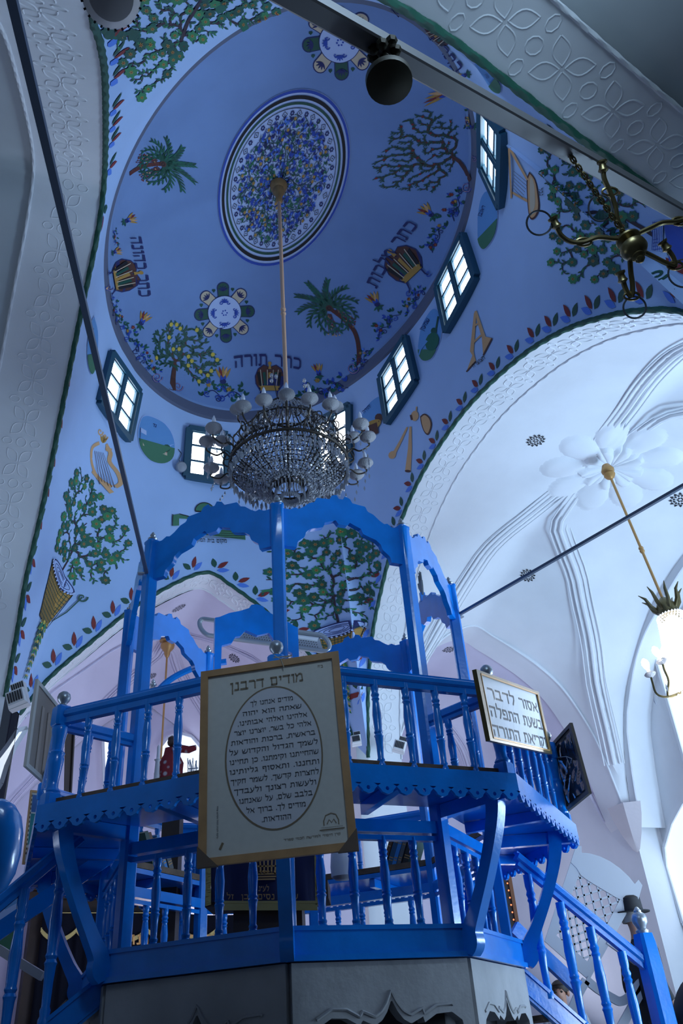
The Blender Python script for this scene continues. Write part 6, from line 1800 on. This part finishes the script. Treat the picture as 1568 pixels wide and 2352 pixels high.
for pts in ([(1396,2160),(1440,2192),(1476,2222),(1484,2243),(1474,2272),(1448,2318),(1425,2360)],[(1345,2250),(1372,2272),(1405,2292),(1424,2300),(1444,2290),(1462,2268),(1480,2246)],[(1345,2252),(1325,2290),(1300,2355)]):
    q = [Y(*p) for p in smoothtab(pts, 5)]; rings = []
    for i, p in enumerate(q):
        t = (q[min(i+1,len(q)-1)]-q[max(i-1,0)]).normalized(); a = t.cross(Vector((0,1,0))).normalized(); b = Vector((0,1,0))
        rings.append([p + a*x*.036 + b*y*.02 for x, y in ((-1,-1),(1,-1),(1,1),(-1,1))])
    m.loft(rings); m.build('arm_frame', PLC, pc2); m = MB()
# arm of another chair at the lower left
ya = 4.6*UN; Z_ = lambda x, y: at_y(x, y, ya); c = Z_(-10, 2180)
ch2 = empty('plastic_chair', Vector((c.x, c.y, 0)), 'pale plastic chair arm poking in at the lower left edge', 'chair')
q = [Z_(x,y) for x, y in ((-60,2150),(0,2182),(60,2220),(98,2243))]; rings = []
for i, p in enumerate(q):
    t = (q[min(i+1,3)]-q[max(i-1,0)]).normalized(); a = t.cross(Vector((0,1,0))).normalized(); rings.append([p + a*x*.030 + Vector((0,1,0))*y*.03 for x, y in ((-1,-1),(1,-1),(1,1),(-1,1))])
m = MB(); m.loft(rings); m.build('armrest', PLC, ch2)
m = MB(); a = q[0]; m.bar(a, Vector((a.x-.05,a.y+.1,0)), .05, .04, Vector((0,1,0))); m.build('leg', PLC, ch2)
m = MB(); m.box(Vector((a.x-.22,a.y+.15,.42)), .44, .42, .03); m.build('seat', PLC, ch2)
# landscape picture at the lower left
yp = 5.2*UN; B = Board(at_y(-30,2052,yp), at_y(46,2046,yp), at_y(34,2186,yp), at_y(-42,2192,yp))
pt = empty('landscape_picture', B.c, 'pale landscape print behind the left stair rail', 'picture')
m = MB(); B.frame(m, .05, .03, -.01, .012); m.build('frame', mat('pale_frame_edge', (0,0,0)), pt, smooth=False)
m = MB(); B.slab(m, .03,.02,.97,.98,-.01,0); sh = m.build('sheet', SKYP, pt, smooth=False)
m = MB(); B.poly(m, [(.04,.55)]+[(.04+.92*i/12, .5+.08*math.sin(i*1.3)) for i in range(13)]+[(.96,.96),(.04,.96)], .001, 0); B.poly(m, [(.04,.3),(.3,.22),(.6,.3),(.96,.2),(.96,.45),(.04,.48)], .0015, 1); m.build('print', [LAND, PALE], sh, smooth=False)
# tall lamp board beyond the right stairs
yb = 7.2*UN; B = Board(at_y(1151,1994,yb), at_y(1170,1994,yb), at_y(1213,2246,yb), at_y(1194,2246,yb))
lb = empty('lamp_board', B.c, 'tall narrow brown board with a row of tiny red lamps right of the platform', 'board')
m = MB(); B.slab(m, 0,0,.62,1,-.03,0); m.build('panel', mat('black_panel', (.012,.008,.008), .5), lb, smooth=False)
m = MB(); B.slab(m, .58,0,1,1,-.05,.02); m.build('wood_edge', mat('reddish_wood', (.16,.055,.02), .45), lb, smooth=False)
m = MB()
for i in range(13): m.ball(B.P(.40, .08+.068*i, .012), .010, 6)
m.build('red_lamp', mat('tiny_red_lamp', (.9,.15,.05), .4, emit=1.6, ecol=(1,.22,.08)), lb)
# wall sconce and notice on the right wall
WQ = lambda x, y, d=0.0: on_plane(x, y, ps_ + nr_*d, nr_)
c = WQ(1489, 1972); k = (WQ(1489,1972)-WQ(1489,2000)).length/28
sc = empty('wall_sconce', c, 'half bowl glass wall lamp with bronze trim above the notice on the right wall', 'lamp')
Uw = Vector((-nr_.y, nr_.x, 0))
m = MB(); rows_ = []
for t in range(8):
    a = PI/2*t/7; r = 30*k*math.cos(a); z = -30*k*math.sin(a)
    rows_.append([c + Uw*(r*math.cos(b)) + nr_*(r*math.sin(b)*1.25+.005) + ZV*z for b in [PI*j/14 for j in range(15)]])
m.v = [p for r in rows_ for p in r]
for i in range(7):
    for j in range(14): m.f.append([i*15+j, i*15+j+1, (i+1)*15+j+1, (i+1)*15+j]); m.m.append(0)
m.build('glass_bowl', mat('opal_glass', (.55,.56,.58), .3), sc)
m = MB(); m.tube(rows_[0], 2.2*k, 6); m.tube(rows_[2], 1.6*k, 6); m.tube([c + Uw*30*k, c - ZV*30*k, c - Uw*30*k], 2.5*k, 6); m.ball(rows_[1][7] + nr_*4*k, 5*k, 8)
for j in (4, 6, 8, 10): m.octa(lerp(rows_[0][j], rows_[2][j], .5) + nr_*.01, 4*k, 6*k)
m.build('bronze_trim', mat('bronze_trim_metal', (.07,.035,.025), .4, metal=.5), sc)
B = Board(WQ(1462,2018,.01), WQ(1497,2007,.01), WQ(1509,2047,.01), WQ(1469,2058,.01))
nt_ = empty('notice', B.c, 'small grey paper notice below the wall lamp on the right', 'notice')
m = MB(); B.slab(m,0,0,1,1,-.004,0); m.build('sheet', mat('grey_notice_paper', (.24,.25,.29), .7), nt_, smooth=False)
m = MB()
for i in range(6): B.line(m, [(.12,.16+.13*i),(.88-.1*(i%3),.16+.13*i)], .009, .002)
m.build('print', INK, nt_, smooth=False)
# ------------------------------------------------------------------ people
SKIN = mat('skin', (.42,.22,.15), .6)
def body(name, loc, rz, J, E, mats, label, facing=True, hair=None, hatm=None, skin_parts=('neck','jaw','face','crown','nose','handl','handr')):
    e = empty('person', loc, label, 'person'); e.rotation_euler = (0,0,rz)
    names = list(J); me = bpy.data.meshes.new('sk'); me.from_pydata([J[n][0] for n in names], [(names.index(a), names.index(b)) for a, b in E], [])
    o = bpy.data.objects.new('sk', me); col.objects.link(o)
    sk = o.modifiers.new('s', 'SKIN'); sk.use_smooth_shade = True
    for i, n in enumerate(names):
        r = J[n][1]; r = r if isinstance(r, tuple) else (r, r)
        me.skin_vertices[0].data[i].radius = r; me.skin_vertices[0].data[i].use_root = (n == 'pelvis')
    ss = o.modifiers.new('u', 'SUBSURF'); ss.levels = 2; ss.render_levels = 2
    bpy.context.view_layer.update(); dg = bpy.context.evaluated_depsgraph_get()
    bm_ = bpy.data.meshes.new_from_object(o.evaluated_get(dg)); bpy.data.objects.remove(o)
    for m_ in mats: bm_.materials.append(m_)
    P_ = [(n, Vector(J[n][0])) for n in names]
    seg = [(a, b, Vector(J[a][0]), Vector(J[b][0])) for a, b in E]
    for f in bm_.polygons:
        c = f.center; best = None; bd = 9
        for n, q in P_:
            d = (c-q).length - (J[n][1] if not isinstance(J[n][1], tuple) else max(J[n][1]))*.5
            if d < bd: bd = d; best = n
        f.material_index = 2 if best in skin_parts else (1 if best.startswith(('knee','foot','hip','ank','toe')) else 0)
        f.use_smooth = True
    bo = bpy.data.objects.new('body', bm_); col.objects.link(bo); bo.parent = e
    F = Vector(J['face'][0])
    def child(nm, mb_, mt):
        c = mb_.build(nm, mt); c.parent = e; return c
    if facing:
        m = MB()
        for s in (-1, 1):
            m.ball(F + Vector((s*.033,.083,.022)), .013, 8)
        child('eyes', m, mat('dark_eyes', (.02,.015,.012), .3))
        m = MB()
        for s in (-1, 1): m.tube([F + Vector((s*.014,.094,.044)), F + Vector((s*.036,.092,.052)), F + Vector((s*.056,.078,.044))], .006, 6)
        m.tube([F + Vector((-.026,.080,-.062)), F + Vector((0,.089,-.060)), F + Vector((.026,.080,-.062))], .006, 6); child('brows_and_lips', m, mat('brow_brown', (.06,.03,.02), .7))
    m = MB()
    for s in (-1, 1): m.lathe([(.001,-.03),(.014,-.02),(.02,.0),(.016,.02),(.001,.03)], 8, Matrix.Translation(F + Vector((s*.088,-.005,0))))
    child('ears', m, SKIN)
    if hair:
        m = MB(); rows_ = []
        for i in range(9):
            a = PI*.62*i/8; r = .104*math.sin(a); z = .112*math.cos(a)
            rows_.append([F + Vector((r*math.cos(b), r*1.08*math.sin(b) - .012 - (.03 if math.sin(b) > .2 and i > 4 else 0), z + .035 + (.04*max(0, math.sin(b)) if i > 5 else 0))) for b in [2*PI*j/20 for j in range(20)]])
        rows_[0] = [p + Vector((0,0,0)) for p in rows_[0]]; m.loft(rows_); child('hair', m, hair)
    if hatm:
        m = MB(); m.lathe([(.17,.055),(.172,.065),(.115,.07),(.112,.10),(.108,.18),(.09,.20),(.001,.195)], 24, Matrix.Translation(F + Vector((0,-.01,.02)))); child('hat', m, hatm)
    return e
def fingers(J, E, h, side, d):
    w = Vector(J[h][0]); d = Vector(d).normalized(); s_ = Vector((0,0,1)).cross(d); s_ = (s_.normalized() if s_.length > .1 else Vector((1,0,0)))
    for i, (o, L) in enumerate(((-.03,.07),(-.01,.085),(.012,.08),(.032,.062))):
        a = w + d*.055 + s_*o; J['%sf%d' % (h, i)] = (tuple(a), .010); J['%sg%d' % (h, i)] = (tuple(a + d*L*.6 - Vector((0,0,.01))), .009); J['%sh%d' % (h, i)] = (tuple(a + d*L - Vector((0,0,.03))), .007)
        E += [(h, '%sf%d' % (h, i)), ('%sf%d' % (h, i), '%sg%d' % (h, i)), ('%sg%d' % (h, i), '%sh%d' % (h, i))]
    a = w + d*.02 - s_*.04*side; J[h+'t0'] = (tuple(a), .011); J[h+'t1'] = (tuple(a + d*.04 - s_*.02*side), .009); E += [(h, h+'t0'), (h+'t0', h+'t1')]
def figure(pose):
    S = {}; E = []
    if pose == 'sit':
        S = dict(pelvis=((0,-.05,.50),(.16,.13)), belly=((0,-.06,.70),(.16,.12)), chest=((0,-.05,.90),(.18,.13)), neckb=((0,-.03,1.04),.07), neck=((0,-.01,1.10),.055), jaw=((0,.015,1.165),(.064,.068)), face=((0,.012,1.225),(.082,.094)), crown=((0,-.01,1.30),(.07,.08)), nose=((0,.112,1.218),.014),
                 hipl=((-.10,.05,.50),.10), kneel=((-.14,.42,.50),.07), ankl=((-.14,.42,.09),.045), toel=((-.15,.56,.04),.04), hipr=((.10,.05,.50),.10), kneer=((.14,.42,.50),.07), ankr=((.14,.42,.09),.045), toer=((.15,.56,.04),.04),
                 shl=((-.20,-.04,.98),.075), ell=((-.26,.04,.72),.052), handl=((-.14,.28,.60),.036), shr=((.20,-.04,.98),.075), elr=((.26,.04,.72),.052), handr=((.14,.28,.60),.036))
        fd = (.1,1,-.1)
    elif pose == 'stand':
        S = dict(pelvis=((0,0,.95),(.16,.12)), belly=((0,0,1.12),(.16,.12)), chest=((0,0,1.33),(.19,.13)), neckb=((0,.01,1.47),.07), neck=((0,.02,1.53),.055), jaw=((0,.035,1.60),(.064,.068)), face=((0,.032,1.655),(.082,.094)), crown=((0,.01,1.73),(.07,.08)), nose=((0,.132,1.648),.014),
                 hipl=((-.09,0,.88),.10), kneel=((-.10,.02,.50),.068), ankl=((-.10,-.02,.09),.045), toel=((-.11,.13,.04),.04), hipr=((.09,0,.88),.10), kneer=((.10,.02,.50),.068), ankr=((.10,-.02,.09),.045), toer=((.11,.13,.04),.04),
                 shl=((-.20,0,1.41),.075), ell=((-.27,-.03,1.12),.052), handl=((-.24,.10,.88),.036), shr=((.20,0,1.41),.075), elr=((.27,-.03,1.12),.052), handr=((.24,.10,.88),.036))
        fd = (0,.4,-1)
    else:   # bending forward
        S = dict(pelvis=((0,0,.92),(.17,.14)), belly=((0,.16,1.05),(.17,.13)), chest=((0,.38,1.14),(.20,.14)), neckb=((0,.52,1.17),.07), neck=((0,.58,1.17),.055), jaw=((0,.65,1.14),(.064,.068)), face=((0,.70,1.18),(.085,.085)), crown=((0,.76,1.24),(.07,.07)), nose=((0,.78,1.12),.014),
                 hipl=((-.09,0,.86),.10), kneel=((-.10,.02,.50),.07), ankl=((-.10,-.02,.09),.045), toel=((-.11,.13,.04),.04), hipr=((.09,0,.86),.10), kneer=((.10,.02,.50),.07), ankr=((.10,-.02,.09),.045), toer=((.11,.13,.04),.04),
                 shl=((-.21,.42,1.14),.08), ell=((-.26,.50,.86),.056), handl=((-.20,.62,.68),.036), shr=((.21,.42,1.14),.08), elr=((.26,.50,.86),.056), handr=((.20,.62,.68),.036))
        fd = (0,.5,-1)
    E = [('pelvis','belly'),('belly','chest'),('chest','neckb'),('neckb','neck'),('neck','jaw'),('jaw','face'),('face','crown'),('face','nose'),
         ('pelvis','hipl'),('hipl','kneel'),('kneel','ankl'),('ankl','toel'),('pelvis','hipr'),('hipr','kneer'),('kneer','ankr'),('ankr','toer'),
         ('chest','shl'),('shl','ell'),('ell','handl'),('chest','shr'),('shr','elr'),('elr','handr')]
    fingers(S, E, 'handl', -1, fd); fingers(S, E, 'handr', 1, fd)
    return S, E
GREYC = mat('grey_jacket_cloth', (.30,.30,.33), .8); DARKC = mat('black_coat_cloth', (.012,.012,.015), .8); TROU = mat('dark_trouser_cloth', (.02,.02,.025), .8)
HAIRD = mat('dark_brown_hair', (.02,.012,.008), .6); HAIRG = mat('grey_hair', (.25,.24,.23), .7)
SP = ('neck','jaw','face','crown','nose') + tuple(h+s for h in ('handl','handr') for s in [''] + [a+str(i) for a in 'fgh' for i in range(4)] + ['t0','t1'])
J, E = figure('sit'); d1 = ray(1287, 2284)*9.3; pos = CAM + d1
body('p', Vector((pos.x, pos.y, pos.z-1.225)), PI-.35, J, E, [GREYC, TROU, SKIN], 'seated person with short dark hair seen through the right stair balusters', True, HAIRD, None, SP)
bz = pos.z - 1.225
m = MB(); bx_ = Vector((pos.x, pos.y+.1, 0)); m.box(bx_ + ZV*(.37+bz), 1.2, .40, .05)
for sx in (-.5, .5):
    for sy in (-.16, .16): m.bar(bx_ + Vector((sx,sy,0)), bx_ + Vector((sx,sy,.36+bz)), .05, .05, Vector((0,1,0)))
tag(m.build('bench', DW), 'dark wooden bench under the seated person beyond the right stairs', 'bench')
J, E = figure('stand'); d2 = ray(1447, 2104)*7.75; pos = CAM + d2
body('p', Vector((pos.x, pos.y, 0)), -1.25, J, E, [DARKC, TROU, SKIN], 'person in a black hat and coat with grey hair behind the tipped chair', False, HAIRG, DARKC, SP)
J, E = figure('bend'); d3 = ray(1546, 2196)*6.5; pos = CAM + d3
body('p', Vector((pos.x+.0, pos.y, 0)), -1.35, J, E, [DARKC, TROU, SKIN], 'person in a dark coat bending forward at the lower right edge', False, HAIRD, None, SP)
